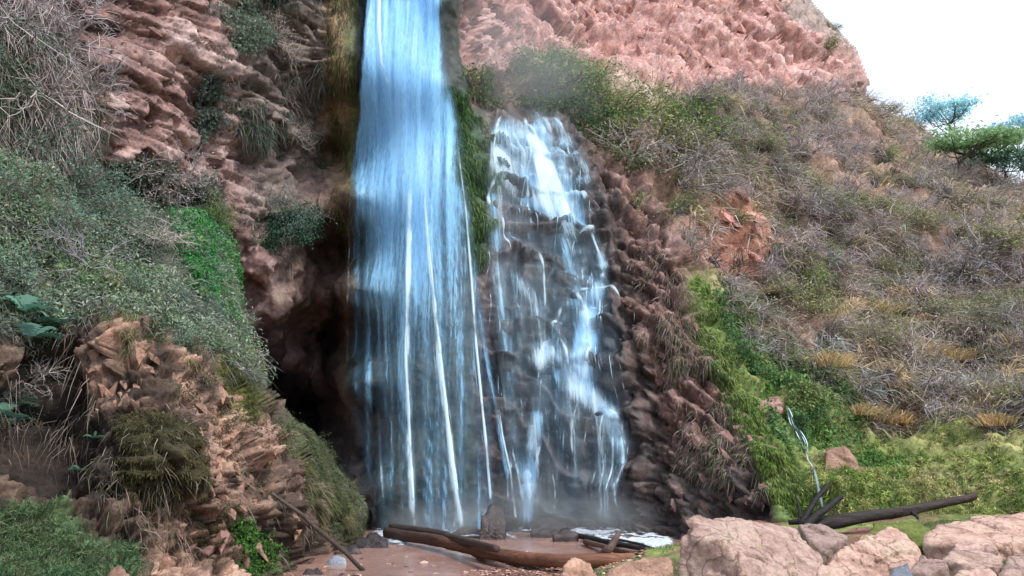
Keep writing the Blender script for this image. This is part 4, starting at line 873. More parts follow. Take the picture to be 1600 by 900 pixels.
foam([(612,829),(700,827),(760,831),(815,832),(815,843),(760,841),(700,838),(625,840)], 583, .04, .85)
foam([(588,833),(612,831),(652,846),(645,857),(600,852)], 581, .04, 1.2)
foam([(690,822),(740,820),(760,828),(740,834),(700,833)], 577, .05, 1.1); foam([(620,815),(690,815),(690,828),(640,830)], 579, .04, .8)

# ------------------------------------------------------------------ boulders and loose stones
def boulder(name, sil, Y, mat, label, cat='rock', group=None, sub=5, rough=.035, seed=0, soft=60, floor=True, extra=(), moss=None):
    """a block hulled round the given corners (px, py, metres behind Y), broken and weathered"""
    pts = [P(a, b, Y + c) for a, b, c in list(sil) + list(extra)]
    if not floor: pts += [P(a, b, Y + c + .9) for a, b, c in sil]
    if floor:
        for q in list(pts):
            gz = float(ground_z(q[0], q[1])); pts.append(np.array([q[0], q[1], min(gz, q[2]) - .12]))
    pts = np.array(pts); c = pts.mean(0); ext = np.ptp(pts, axis=0).mean()
    bmh = bmesh.new()
    for p in pts: bmh.verts.new(p - c)
    bmesh.ops.convex_hull(bmh, input=bmh.verts); bmesh.ops.delete(bmh, geom=[v for v in bmh.verts if not v.link_faces], context='VERTS')
    bmesh.ops.recalc_face_normals(bmh, faces=bmh.faces); bmh.normal_update()
    pl = np.array([(*f.normal, f.normal.dot(f.verts[0].co)) for f in bmh.faces]); bmh.free()
    bs = bmesh.new(); bmesh.ops.create_icosphere(bs, subdivisions=sub, radius=1.0); D = np.array([v.co[:] for v in bs.verts])
    dn = D @ pl[:, :3].T; r = np.where(dn > 1e-4, pl[:, 3] / np.maximum(dn, 1e-4), 1e6)
    rm = r.min(1); k = soft / ext
    r = -np.log(np.exp(-np.clip((r - rm[:, None]) * k, 0, 50)).sum(1)) / k + rm       # slightly worn edges
    V = D * r[:, None]; q = V + seed * 3.7
    b1, _, ck = blocks(q * (1.6 / ext) * np.array([1, 1, 1.8]), 600 + seed); 
    s1, _ = strata(q @ np.array(Matrix.Rotation(.5 + seed, 3, 'X')) @ np.array(Matrix.Rotation(.35, 3, 'Y')), ext * .13, 3.2 / ext, 620 + seed, 1.4 * fbm(q * 1.6 / ext, 621 + seed, 3))
    dsp = ext * (rough * .9 * s1 + rough * 1.3 * b1 + rough * fbm(q * 3 / ext, 601 + seed, 5) + rough * .5 * fbm(q * 14 / ext, 603 + seed, 3, ridge=True))
    V = V + D * dsp[:, None]
    for v, p in zip(bs.verts, V): v.co = p
    me = bpy.data.meshes.new(name); bs.to_mesh(me); bs.free()
    me.polygons.foreach_set('use_smooth', np.ones(len(me.polygons), bool))
    o = link(name, me, mat); o.location = c
    return tag(o, label, cat, group)
RG = 'pale boulders on the right bank'
boulder('boulder', [(1050,905,0),(1053,840,0.0),(1068,812,.15),(1085,804,.3),(1130,807,.6),(1180,816,1.0),(1245,823,1.1),(1288,866,.7),(1288,905,.2)], 7.9, M_BOULD, 'largest pinkish boulder at the front, in front of the broken rock rib', 'boulder', RG, 6, .034, 1, 70, extra=[(1135,850,-.25),(1158,905,-.3),(1235,905,-.1)])
boulder('boulder', [(1246,817,.7),(1262,814,.9),(1292,821,.8),(1326,838,.4),(1310,849,.1),(1262,842,0)], 9.0, M_BOULD, 'small flat slab tilted behind the largest boulder, under the charred log', 'boulder', RG, 5, .03, 2)
boulder('boulder', [(1278,905,0),(1296,866,.2),(1340,838,.5),(1372,824,.7),(1394,817,.8),(1422,836,.7),(1440,862,.5),(1432,888,.1),(1350,905,0)], 8.5, M_BOULD, 'pointed pink boulder between the largest boulder and the long slab', 'boulder', RG, 6, .04, 3, 70)
boulder('boulder', [(1440,850,.3),(1458,816,.9),(1520,807,1.4),(1600,798,1.6),(1690,802,1.6),(1700,850,.4),(1590,848,.1),(1500,854,0)], 9.4, M_BOULD, 'long flat pink slab at the right edge, highest of the bank boulders', 'boulder', RG, 6, .028, 4, 70)
boulder('boulder', [(1470,872,.1),(1488,855,.5),(1530,860,.5),(1562,868,.3),(1572,884,0),(1520,888,-.1)], 8.3, M_BOULD, 'low brownish slab with a dark broken edge in the turf below the long slab', 'boulder', RG, 5, .04, 5)
boulder('boulder', [(1556,898,0),(1576,868,.4),(1625,860,.5),(1680,872,.3),(1690,900,0)], 8.0, M_BOULD, 'pale lilac slab cut by the right edge of the picture', 'boulder', RG, 5, .025, 6)
boulder('boulder', [(1416,890,0),(1436,868,.3),(1478,872,.3),(1484,884,0),(1450,897,-.1)], 8.0, M_BOULD, 'small dark edged stone right of the pointed boulder', 'boulder', RG, 5, .045, 7)
boulder('boulder', [(1268,915,0),(1282,882,.25),(1322,887,.25),(1334,915,0)], 7.4, M_BOULD, 'small rounded pink stone at the bottom, between the two big boulders', 'boulder', RG, 5, .04, 8)
boulder('boulder', [(1484,910,0),(1500,890,.2),(1545,888,.25),(1572,910,0)], 7.7, M_BOULD, 'tan stone at the bottom edge below the low brownish slab', 'boulder', RG, 5, .045, 9)
boulder('boulder', [(1484,858,0),(1492,846,.2),(1530,846,.3),(1560,856,.1),(1530,866,0)], 8.9, M_BOULD, 'thin slab lying in the turf just under the long slab', 'boulder', RG, 5, .04, 10)
boulder('stone', [(1384,902,0),(1396,882,.12),(1418,878,.15),(1429,902,0)], 7.7, M_PALE, 'bluish white stone at the bottom edge below the pointed pink boulder', 'stone', None, 4, .03, 11)
boulder('boulder', [(874,905,0),(879,880,.05),(894,868,.18),(924,880,.2),(934,905,.05)], 10.3, M_TAN, 'tan rough stone in front of the fallen log at the bottom', 'boulder', None, 5, .05, 12)
boulder('boulder', [(940,905,0),(960,884,.2),(1010,872,.4),(1048,868,.4),(1060,905,0)], 9.9, M_TAN, 'low turf covered hump of stone left of the largest boulder', 'boulder', None, 5, .04, 13)
WG = 'dark wet stones at the foot of the falls'
boulder('boulder', [(750,836,0),(752,802,.1),(768,789,.2),(788,790,.2),(792,832,0),(776,842,-.05)], 15.6, M_WETR, 'upright dark wet block at the foot of the tall fall', 'boulder', WG, 5, .06, 20)
boulder('boulder', [(826,831,0),(829,814,.2),(850,806,.3),(884,812,.3),(894,828,.1),(860,834,-.1)], 15.9, M_WETR, 'rounded grey wet boulder in the foam below the cascade', 'boulder', WG, 5, .03, 21, 24)
boulder('boulder', [(704,838,0),(712,827,.15),(735,821,.25),(757,828,.15),(764,838,0)], 15.9, M_WETR, 'low wet stone where the brightest strand of water lands', 'boulder', WG, 5, .05, 22)
boulder('boulder', [(552,862,0),(558,842,.2),(586,832,.3),(606,842,.2),(604,860,0),(585,868,-.1)], 14.3, M_WETR, 'angular wet rock at the left end of the pool', 'boulder', WG, 5, .08, 23)
boulder('boulder', [(864,836,0),(868,826,.1),(888,823,.15),(906,832,.1),(890,840,0)], 15.2, M_WETR, 'small black stone at the left end of the driftwood', 'boulder', WG, 4, .06, 24)
boulder('boulder', [(520,866,0),(530,852,.1),(556,850,.2),(566,862,0)], 13.6, M_WETR, 'small dark stone behind the leaning stick', 'boulder', WG, 4, .07, 25)
boulder('stone', [(506,884,0),(511,871,.06),(528,866,.12),(541,872,.1),(541,882,0)], 12.5, M_PALE, 'pale bluish stone left of the leaning stick', 'stone', None, 4, .04, 26)
boulder('stone', [(470,905,0),(478,889,.1),(500,886,.12),(512,902,0)], 11.6, M_WETR, 'grey stone at the bottom edge under the bluff', 'stone', None, 4, .07, 27)
boulder('boulder', [(160,910,0),(172,884,.1),(190,880,.12),(205,895,.1),(206,912,0)], 8.9, M_TAN, 'orange tan stone at the bottom left in the grass', 'boulder', None, 4, .06, 28)
boulder('boulder', [(1284,770,0),(1290,705,.3),(1318,698,.4),(1338,722,.3),(1350,756,0),(1320,770,-.1)], 14.65, M_TAN, 'orange brown rock beside the thin trickle', 'boulder', None, 5, .035, 31, floor=False)
boulder('boulder', [(1350,842,0),(1366,816,.5),(1430,812,.6),(1456,828,.4),(1452,846,0),(1400,852,-.1)], 10.4, mat_stone('mossy_stone', [(0.3,(0.05,0.06,0.015)),(0.55,(0.11,0.14,0.03)),(0.75,(0.17,0.2,0.06))], 3.0), 'moss covered low rock under the charred log', 'boulder', None, 5, .05, 32)
boulder('boulder', [(1170,660,0),(1180,628,.2),(1215,622,.3),(1222,640,.2),(1212,656,0)], 16.3, M_LEFTS, 'brown rock at the top of the thin trickle', 'boulder', None, 5, .07, 33, floor=False)
# gravel of the shore
g = np.random.default_rng(650); GV = []; GF = []; GCc = []; off = 0
vb = [np.array([v.co[:] for v in m_.vertices]) for m_ in CHUNK]; fb = []
for m_ in CHUNK:
    bmt = bmesh.new(); bmt.from_mesh(m_); bmesh.ops.triangulate(bmt, faces=bmt.faces); fb.append(np.array([[v.index for v in f.verts] for f in bmt.faces])); bmt.free()
for k in range(3200):
    a, b = g.uniform(430, 1010), 852 + 60 * g.random() ** .7
    if b < 868 and g.random() < .75: continue
    q = PZ(a, b, 0.0); i = int(g.integers(len(vb))); sz = g.uniform(.012, .045) * (1.8 if g.random() < .05 else 1)
    th = g.uniform(0, 6.3); c_, s_ = math.cos(th), math.sin(th); v = vb[i] * np.array([sz, sz * .8, sz * .5]); v = np.stack([v[:, 0] * c_ - v[:, 1] * s_, v[:, 0] * s_ + v[:, 1] * c_, v[:, 2]], 1)
    z = max(float(ground_z(q[0], q[1])), -.02); GV.append(v + [q[0], q[1], z + sz * .2]); GF.append(fb[i] + off); off += len(v)
    cc = np.array([(0.30,0.13,0.10),(0.40,0.22,0.17),(0.16,0.08,0.065),(0.48,0.33,0.28),(0.10,0.07,0.065)])[g.integers(5)] * g.uniform(.7, 1.3); GCc.append(np.tile([*cc, .2], (len(v), 1)))
stuff(link('gravel', mesh_np('gravel', np.concatenate(GV), np.concatenate(GF), np.concatenate(GCc), smooth=False), M_ROCK))

# ------------------------------------------------------------------ logs and driftwood
def tube(path, rad, cols, seg=12, rough=.08, seed=0):
    path = np.asarray(path, float); n = len(path); t = unit(np.gradient(path, axis=0)); up = np.tile([0.0, 0.0, 1.0], (n, 1)); up[np.abs(t[:, 2]) > .9] = [0, 1, 0]
    a = unit(np.cross(t, up)); b = np.cross(a, t); V = []
    for j in range(seg):
        th = 2 * math.pi * j / seg; d = a * math.cos(th) + b * math.sin(th)
        q = np.stack([np.full(n, math.cos(th) * 1.6), np.full(n, math.sin(th) * 1.6), np.linspace(0, n * .12, n)], -1) + seed
        V.append(path + d * (rad * (1 + rough * 2.5 * fbm(q, 700 + seed, 3) + rough * fbm(q * np.array([4, 4, .6]), 701 + seed, 2)))[:, None])
    V = np.stack(V, 1).reshape(-1, 3); idx = np.arange(n * seg).reshape(n, seg); nx = np.roll(idx, -1, 1)
    F = np.stack([idx[:-1], nx[:-1], nx[1:], idx[1:]], -1).reshape(-1, 4)
    e0, e1 = len(V), len(V) + 1; V = np.concatenate([V, path[:1] - t[:1] * rad[0] * .15, path[-1:] + t[-1:] * rad[-1] * .15])
    F = np.concatenate([F, np.stack([nx[0], idx[0], np.full(seg, e0), np.full(seg, e0)], -1), np.stack([idx[-1], nx[-1], np.full(seg, e1), np.full(seg, e1)], -1)])
    cc = np.concatenate([np.repeat(cols, seg, 0), cols[:1] * 1.3, cols[-1:] * 1.3]); return V, F, np.concatenate([cc, np.ones((len(cc), 1))], 1)
def fmesh(name, V, F, c):
    quads = F[F[:, 2] != F[:, 3]]; tris = F[F[:, 2] == F[:, 3]][:, :3]
    me = bpy.data.meshes.new(name); me.from_pydata([tuple(v) for v in V], [], [tuple(map(int, f)) for f in quads] + [tuple(map(int, f)) for f in tris])
    a = me.color_attributes.new('Col', 'FLOAT_COLOR', 'POINT'); a.data.foreach_set('color', np.asarray(c, np.float32).ravel())
    me.polygons.foreach_set('use_smooth', np.ones(len(me.polygons), bool)); me.update(); return me
def log(name, ctrl, r0, r1, c0, c1, mat, label, cat, group=None, seed=0, seg=14, rough=.08, parent=None, bend=.02):
    ctrl = np.array([np.asarray(c, float) for c in ctrl]); d = np.concatenate([[0], np.cumsum(np.linalg.norm(np.diff(ctrl, axis=0), axis=1))]); m = max(10, int(d[-1] / .05)); t = np.linspace(0, d[-1], m)
    pa = np.stack([np.interp(t, d, ctrl[:, i]) for i in range(3)], 1)
    for _ in range(8): pa[1:-1] = (pa[:-2] + 2 * pa[1:-1] + pa[2:]) / 4
    u = t / d[-1]; pa = pa + bend * np.stack([fbm(np.stack([u * 3, 0 * u + seed + i * 5, 0 * u], -1), 710, 2) for i in range(3)], -1)
    rad = r0 + (r1 - r0) * u; cols = np.array(c0) * (1 - u[:, None]) + np.array(c1) * u[:, None]
    V, F, c = tube(pa, rad, cols, seg, rough, seed); org = pa[0] if parent is None else np.array(parent.location)
    o = link(name, fmesh(name, V - org, F, c), mat, parent)
    if parent is None: o.location = org; tag(o, label, cat, group)
    return o
DK = (0.018, 0.014, 0.013)
log('fallen_log', [PZ(604,832,.12), PZ(680,846,.13), PZ(780,866,.15), PZ(870,876,.15), PZ(950,876,.15), PZ(996,874,.14)], .088, .085, (0.045,0.03,0.026), (0.19,0.08,0.045), M_WOOD, 'long fallen log across the pool, dark left end, orange brown right end', 'log', None, 1, 20)
log('fallen_log', [PZ(612,824,.20), PZ(690,836,.22), PZ(775,856,.30)], .07, .05, (0.045,0.034,0.034), (0.06,0.04,0.035), M_WOOD, 'thinner dark log lying along the back of the long fallen log', 'log', None, 2, 14)
DG = 'driftwood sticks right of the long log'
for k, (a, r0, r1, c0, lab) in enumerate([
    ([PZ(868,830,.06), PZ(930,842,.10), PZ(1000,858,.12), PZ(1046,868,.12)], .05, .03, DK, 'longest black driftwood stick running down to the largest boulder'),
    ([PZ(915,846,.06), PZ(960,858,.12), PZ(1030,868,.14)], .045, .03, (0.10,0.06,0.045), 'brown driftwood stick just in front of the longest black one'),
    ([PZ(935,872,.06), PZ(952,858,.22), P(967,836,13.6)], .06, .045, (0.09,0.055,0.045), 'short broken stump of wood standing up among the driftwood'),
    ([PZ(968,868,.05), PZ(1000,872,.08), PZ(1035,871,.12)], .04, .025, (0.20,0.12,0.09), 'pale brown driftwood end touching the green bank'),
    ([PZ(742,868,.0), PZ(770,880,.03), PZ(796,886,.03)], .05, .04, (0.15,0.10,0.085), 'short grey stick half buried under the middle of the long log'),
    ([PZ(775,874,.0), PZ(812,882,.05), PZ(870,884,.04)], .045, .03, (0.16,0.10,0.08), 'flat piece of driftwood between the long log and the gravel')]):
    log('driftwood_stick', a, r0, r1, c0, np.array(c0) * 1.2, M_WOOD, lab, 'driftwood', DG, 10 + k, 9, .14)
for k, (a, r0, lab) in enumerate([([PZ(910,838,.03), PZ(945,850,.06), PZ(985,866,.05)], .03, 'thin black twig in the shallow water behind the broken stump'), ([PZ(925,836,.03), PZ(1000,850,.05), PZ(1040,862,.08)], .028, 'thin dark twig along the edge of the foam')]):
    log('twig', a, r0, r0 * .5, DK, DK, M_WOOD, lab, 'twig', DG, 20 + k, 7, .15)
log('leaning_stick', [P(430,774,11.2), P(476,812,11.6), P(522,850,11.9), PZ(566,891,0.0)], .022, .03, (0.10,0.075,0.06), (0.05,0.038,0.032), M_WOOD, 'thin bent stick leaning from the pool against the left bluff', 'stick', None, 30, 8, .1, bend=.05)
cl = empty('charred_log', P(1268, 818, 12.2)); tag(cl, 'black charred log jutting out to the right above the pink boulders', 'log'); bpy.context.view_layer.update()
log('trunk', [P(1262,822,12.1), P(1330,810,12.2), P(1430,795,12.6), P(1512,779,13.0), P(1522,775,13.05)], .085, .055, (0.012,0.009,0.008), (0.045,0.024,0.02), M_CHAR, None, None, None, 40, 18, .15, cl)
log('broken_branch', [P(1425,800,12.5), P(1432,806,12.4), P(1436,812,12.35)], .03, .015, DK, DK, M_CHAR, None, None, None, 41, 7, .1, cl)
CG = 'charred branches at the left end of the charred log'
for k, (a, r0, r1, lab) in enumerate([([P(1252,822,12.0), P(1266,796,12.1), P(1292,758,12.3)], .045, .028, 'taller straight charred branch pointing up to the right'), ([P(1258,824,11.9), P(1284,800,12.0), P(1314,776,12.2)], .055, .035, 'thick lower charred branch just above the charred log'),
                                      ([P(1250,820,12.1), P(1252,795,12.2), P(1243,768,12.3)], .028, .012, 'thin charred twig curving upward to the left'), ([P(1232,816,12.2), P(1250,812,12.1), P(1268,818,12.0)], .03, .04, 'short charred stub lying flat behind the largest boulder')]):
    log('charred_branch', a, r0, r1, DK, DK, M_CHAR, lab, 'branch', CG, 50 + k, 9, .12)

# ------------------------------------------------------------------ shrubs and trees
def twigs(seed, h, nmain, spread, lv=2, r=.016, droop=0.0, kids=4):
    g = np.random.default_rng(seed); L = []; tips = []
    def grow(p, d, ln, rad, k):
        pts = [p]; n = 5
        for i in range(n):
            d = d + g.normal(size=3) * .22 + GRAV * droop * (i / n) + np.array([0, 0, .05]); d = d / np.linalg.norm(d); pts.append(pts[-1] + d * ln / n)
        pts = np.array(pts); L.append((pts, rad)); tips.extend([(pts[i], d) for i in range(2 if k else 3, n + 1)])
        if k < lv:
            for _ in range(kids):
                i = int(g.integers(1, n)); dd = d + g.normal(size=3) * .75; dd /= np.linalg.norm(dd); grow(pts[i], dd, ln * g.uniform(.4, .7), rad * .6, k + 1)
    for _ in range(nmain):
        th = g.uniform(0, 6.283); ph = g.uniform(.1, spread); d = np.array([math.sin(ph) * math.cos(th), math.sin(ph) * math.sin(th), math.cos(ph)])
        grow(np.array([g.normal() * .05 * h, g.normal() * .05 * h, -.05]), d, h * g.uniform(.6, 1.0), r, 0)
    return L, tips, g
def twigmesh(name, L, col, g):
    V = []; F = []; Cc = []; off = 0
    for pts, rad in L:
        n = len(pts); t = unit(np.gradient(pts, axis=0)); a = unit(np.cross(t, g.normal(size=3))); b = np.cross(t, a); rr = rad * np.linspace(1, .35, n)[:, None]
        v = np.stack([pts + rr * (a * math.cos(x_) + b * math.sin(x_)) for x_ in (0, 2.1, 4.2)], 1).reshape(-1, 3)
        idx = np.arange(n * 3).reshape(n, 3) + off; nx = np.roll(idx, -1, 1); F.append(np.stack([idx[:-1], nx[:-1], nx[1:], idx[1:]], -1).reshape(-1, 4))
        V.append(v); off += len(v); Cc.append(np.tile([*(np.array(col) * g.uniform(.6, 1.4)), 1], (len(v), 1)))
    return mesh_np(name, np.concatenate(V), np.concatenate(F), np.concatenate(Cc))
def shrub(name, seed, h, nmain, spread, tcol, lcols, nleaf, lsize, lab, cat, group, lv=2, r=.016, droop=0.0, asp=.4, scat=.10, kids=4):
    L, tips, g = twigs(seed, h, nmain, spread, lv, r, droop, kids); root = empty(name, (0, 0, 0)); tag(root, lab, cat, group)
    link('stem', twigmesh('stem', L, tcol, g), M_TWIG, root)
    if nleaf:
        tp = np.array([t[0] for t in tips]); k = g.integers(len(tp), size=nleaf); p = tp[k] + g.normal(size=(nleaf, 3)) * scat * h
        V, F, c = leafmesh(p, np.tile([0, -.3, 1.0], (nleaf, 1)), g.uniform(.6, 1.3, nleaf) * lsize, pick(g, nleaf, lcols), g, asp); link('foliage', mesh_np('foliage', V, F, c, smooth=False), M_LEAF, root)
    return root
GREY = (0.30, 0.265, 0.26)
DRYC = [(0.28,0.24,0.21),(0.42,0.37,0.34),(0.24,0.23,0.14),(0.36,0.31,0.29)]
GRC = [(0.09,0.17,0.05),(0.16,0.27,0.07),(0.25,0.34,0.10),(0.12,0.20,0.07)]
TEAL = [(0.07,0.16,0.12),(0.13,0.25,0.19),(0.20,0.31,0.25),(0.10,0.20,0.12)]
PROTO = {
 'dry': [shrub('dry_shrub', 800 + k, 1.0, 9, 1.15, GREY, DRYC, 420, .028, None, 'shrub', None, droop=.12) for k in range(4)],
 'bare': [shrub('bare_shrub', 810 + k, 1.0, 11, 1.25, (0.33,0.29,0.28), DRYC, 60, .02, None, 'shrub', None, droop=.2) for k in range(2)],
 'green': [shrub('green_shrub', 820 + k, 1.0, 8, 1.1, (0.13,0.10,0.08), GRC, 1500, .034, None, 'shrub', None, droop=.1) for k in range(3)],
 'teal': [shrub('leafy_shrub', 830 + k, 1.0, 8, 1.2, (0.16,0.13,0.11), TEAL, 1100, .030, None, 'shrub', None, droop=.15) for k in range(3)],
 'olive': [shrub('olive_shrub', 840 + k, 1.0, 9, 1.1, (0.20,0.17,0.14), [(0.20,0.24,0.09),(0.29,0.31,0.14),(0.36,0.36,0.20),(0.15,0.18,0.07)], 1000, .034, None, 'shrub', None, droop=.12) for k in range(2)]}
used_proto = {k: [False] * len(v) for k, v in PROTO.items()}
def plant(kind, px, py, size, label, group, S_=None, cat='shrub', lean=.5, flat=1.0):
    S_ = S_ or S; g_ = random.random(); k = random.randrange(len(PROTO[kind])); root = PROTO[kind][k]
    p, nn = sample(S_, np.array([float(px)]), np.array([float(py)])); p = p[0]; nn = nn[0]
    z = Vector((0, 0, 1)) * (1 - lean) + Vector(nn) * lean; rot = (z.to_track_quat('Z', 'Y') @ Matrix.Rotation(random.uniform(0, 6.28), 3, 'Z').to_quaternion()).to_euler()
    sc = (size, size, size * flat)
    if not used_proto[kind][k]:
        used_proto[kind][k] = True; root.location = p; root.rotation_euler = rot; root.scale = sc; tag(root, label, cat, group); return root
    return clone(root, p, rot, sc, label, group, cat)
random.seed(91)
LAND = [(1145,375,'the red earth patch'), (1075,225,'the wide green bush'), (1030,290,'the moss ridge top'), (1160,150,'the foot of the red cliff'), (1345,140,'the red cliff corner'), (1470,180,'the lone flat topped tree'), (1500,235,'the green umbrella tree'),
        (1500,430,'the large spreading grey bush'), (1255,455,'the small bright green bush'), (1370,490,'the straw coloured clump'), (1290,590,'the orange gold grass clump'), (1440,560,'the yellow grass clump'), (1525,640,'the dark hollow'), (1570,400,'the pale olive bush'), (1600,560,'the straw clump at the right'),
        (1300,300,'the middle of the upper slope'), (1400,360,'the pale grey slope patch'), (1570,330,'the trees at the right')]
def where(a, b):
    x, y, nm_ = min(LAND, key=lambda l: (l[0] - a) ** 2 + (l[1] - b) ** 2); dx, dy = a - x, b - y
    v = 'above' if dy < -.4 * abs(dx) else ('below' if dy > .4 * abs(dx) else ''); h = 'left' if dx < -.4 * abs(dy) else ('right' if dx > .4 * abs(dy) else '')
    rel = {('', 'left'): 'left of', ('', 'right'): 'right of', ('above', ''): 'above', ('below', ''): 'below', ('above', 'left'): 'up left of', ('above', 'right'): 'up right of', ('below', 'left'): 'down left of', ('below', 'right'): 'down right of'}[(v, h)]
    return rel + ' ' + nm_, math.hypot(dx, dy)
ORD = ['nearest', 'second nearest', 'third nearest', 'fourth nearest', 'fifth nearest', 'sixth nearest', 'seventh nearest', 'eighth nearest']
pts = []
tries = 0
while len(pts) < 190 and tries < 9000:
    tries += 1; a, b = random.uniform(1060, 1640), random.uniform(140, 650)
    if float(sdist(np.array([a]), np.array([b]), HILL)[0]) < 6: continue
    Yh = float(depth0(a, b)); sp = 700 / Yh
    if any((a - c) ** 2 + (b - d) ** 2 < sp ** 2 for c, d in pts): continue
    if sdist(np.array([a]), np.array([b]), [(1080,320),(1150,310),(1210,370),(1190,440),(1100,420)])[0] > 0: continue
    pts.append((a, b))
info = [(kd, *where(a, b), a, b) for a, b, kd in ([(a_, b_, random.choices(['dry', 'bare', 'olive'], [.46, .26, .28])[0]) for a_, b_ in pts])]
same = {}
for t_ in sorted(info, key=lambda t_: t_[2]):
    kd, wh, dist, a, b = t_; c_ = same.setdefault((kd, wh), []); c_.append(t_)
for (kd, wh), lst in same.items():
    for q_, (_, _, dist, a, b) in enumerate(lst):
        nm = {'dry': 'brownish dry shrub', 'bare': 'bare twiggy shrub', 'olive': 'olive leaved shrub'}[kd]
        lab = f'{nm} {wh}' if len(lst) == 1 else f'{nm} {wh}, {ORD[min(q_, 7)]} of these'
        plant(kd, a, b, random.uniform(.7, 1.4), lab, {'dry': 'dry shrubs', 'bare': 'bare twiggy shrubs', 'olive': 'olive shrubs'}[kd] + ' on the right hillside', flat=random.uniform(.55, .85))
for kd, a, b, sz, lab in [('green', 868, 132, 2.0, 'biggest green bush, in the mist above the cascade'), ('green', 910, 150, 1.5, 'green bush just right of the biggest bush above the cascade'), ('green', 960, 190, 1.5, 'bright green bush at the head of the broken rib'),
                          ('green', 1010, 190, 1.7, 'rounded green bush in the middle of the row above the rib'), ('green', 1075, 225, 2.1, 'wide bright green bush under the foot of the red cliff'), ('olive', 1030, 250, 1.9, 'olive grey bush below the wide green bush'), ('dry', 985, 250, 1.6, 'dark dry bush leaning over the broken rib'), ('dry', 1040, 300, 1.6, 'dark dry bush at the top of the moss ridge'),
                          ('green', 1255, 455, .8, 'small bright green bush right of the red earth patch'), ('dry', 1500, 430, 1.9, 'large spreading grey bush with dark branches on the hillside'), ('olive', 1570, 400, 1.6, 'pale olive bush at the right edge of the hillside'),
                          ('bare', 1150, 170, 1.5, 'grey twiggy bush right under the red cliff'), ('bare', 1250, 180, 1.5, 'grey bush at the right foot of the red cliff'), ('olive', 1590, 655, .7, 'small bluish bush at the right edge above the green slope'), ('dry', 1525, 640, 1.0, 'dark bush in the hollow above the green slope'), ('dry', 1470, 600, 1.0, 'grey bush above the hollow by the green slope'),
                          ('green', 1275, 92, .9, 'lone dark bush growing high on the red cliff'), ('olive', 1300, 45, .8, 'grey green tuft on the upper rim of the red cliff'),
                          ('green', 1185, 500, .9, 'dark green bush at the top of the green gully'), ('green', 1150, 470, .7, 'green bush beside the moss ridge'), ('green', 1230, 560, .8, 'green bush in the middle of the green gully')]:
    plant(kd, a, b, sz, lab, None, flat=.75)
for kd, a, b, sz, lab, sh in [('bare', 90, 70, 1.5, 'pale bare bush hanging from the top left of the cliff', S), ('bare', 60, 150, 1.4, 'pale bare bush below the topmost one on the left cliff', S), ('bare', 130, 160, 1.2, 'bare hanging bush at the edge of the brown cliff on the left', S), ('bare', 20, 60, 1.3, 'bare bush in the top left corner', S),
                              ('teal', 40, 250, 1.0, 'blue green bush at the left edge on top of the bluff', B), ('teal', 120, 300, .9, 'blue green bush at the crest of the bluff', B), ('teal', 30, 330, .9, 'leafy bush at the left edge of the bluff', B), ('teal', 180, 360, .8, 'leafy bush in the middle of the bluff top', B), ('teal', 90, 380, .8, 'leafy bush left of the dead branches on the bluff', B),
                              ('bare', 120, 420, 1.0, 'tangle of dead grey branches on the bluff', B), ('bare', 240, 390, .8, 'dead grey branches above the bright moss patch', B), ('teal', 30, 450, .8, 'leafy bush above the hollow at the left edge', B), ('teal', 220, 460, .5, 'low leafy bush above the tan rock of the bluff', B), ('teal', 60, 600, .6, 'leafy bush hanging over the dark hollow', B), ('bare', 70, 560, .7, 'dead roots and twigs around the dark hollow', B),
                              ('green', 330, 350, .6, 'green bush at the top of the bright moss patch', B), ('teal', 280, 540, .45, 'small leafy tuft between the tan rocks of the bluff', B), ('teal', 340, 500, .5, 'small leafy bush right of the olive moss on the bluff', B), ('olive', 190, 450, .45, 'olive mossy tuft on the bluff', B),
                              ('dry', 440, 60, .7, 'dry bush on the left cliff beside the mossy buttress', S), ('teal', 445, 350, .9, 'dark fern like bush over the dark cleft', S), ('dry', 465, 215, .6, 'dark dry bush at the top of the cleft', S), ('dry', 220, 280, 1.0, 'grey dry bush at the foot of the left cliff', S), ('dry', 290, 300, .9, 'dry bush behind the bright moss patch', S)]:
    plant(kd, a, b, sz, lab, None, S_=sh, flat=.8, lean=.7)
# golden grass clumps
def tuft(px, py, sz, label, cols):
    p, nn = sample(S, np.array([float(px)]), np.array([float(py)])); g = np.random.default_rng(int(px)); n = 420
    q = np.concatenate([g.normal(size=(n, 2)) * .22 * sz, np.zeros((n, 1))], 1); d = np.concatenate([q[:, :2] * 2.2 / sz, np.ones((n, 1))], 1) + g.normal(size=(n, 3)) * .25 + nn[0] * .5
    o = blades('grass_clump', q, d, g.uniform(.3, .7, n) * sz, g.uniform(.010, .02, n), pick(g, n, cols), .45, g); o.location = p[0] + nn[0] * .12
    return tag(o, label, 'grass clump', 'golden grass clumps on the right slope')
GOLD = [(0.56,0.39,0.18),(0.48,0.33,0.16),(0.64,0.50,0.29),(0.36,0.27,0.15)]
for a, b, sz, lab in [(1290,590,.8,'orange gold grass clump at the edge of the green gully'), (1370,636,.7,'golden grass clump over the dark hollow of the green slope'), (1410,640,.6,'golden grass clump right of the one over the dark hollow'), (1440,560,.9,'yellow grass clump in the middle of the straw slope'), (1490,570,.7,'yellow grass clump right of the middle straw slope'), (1370,490,.8,'straw coloured clump below the grey bushes'), (1345,640,.6,'golden grass clump left of the one over the dark hollow'), (1210,460,.5,'straw clump below the red earth patch'), (1560,680,.6,'straw clump at the top of the green slope'), (1600,560,.8,'straw clump near the right edge of the slope'), (1420,510,.8,'pale straw clump right of the green gully bushes')]:
    tuft(a, b, sz * 1.15, lab, GOLD)
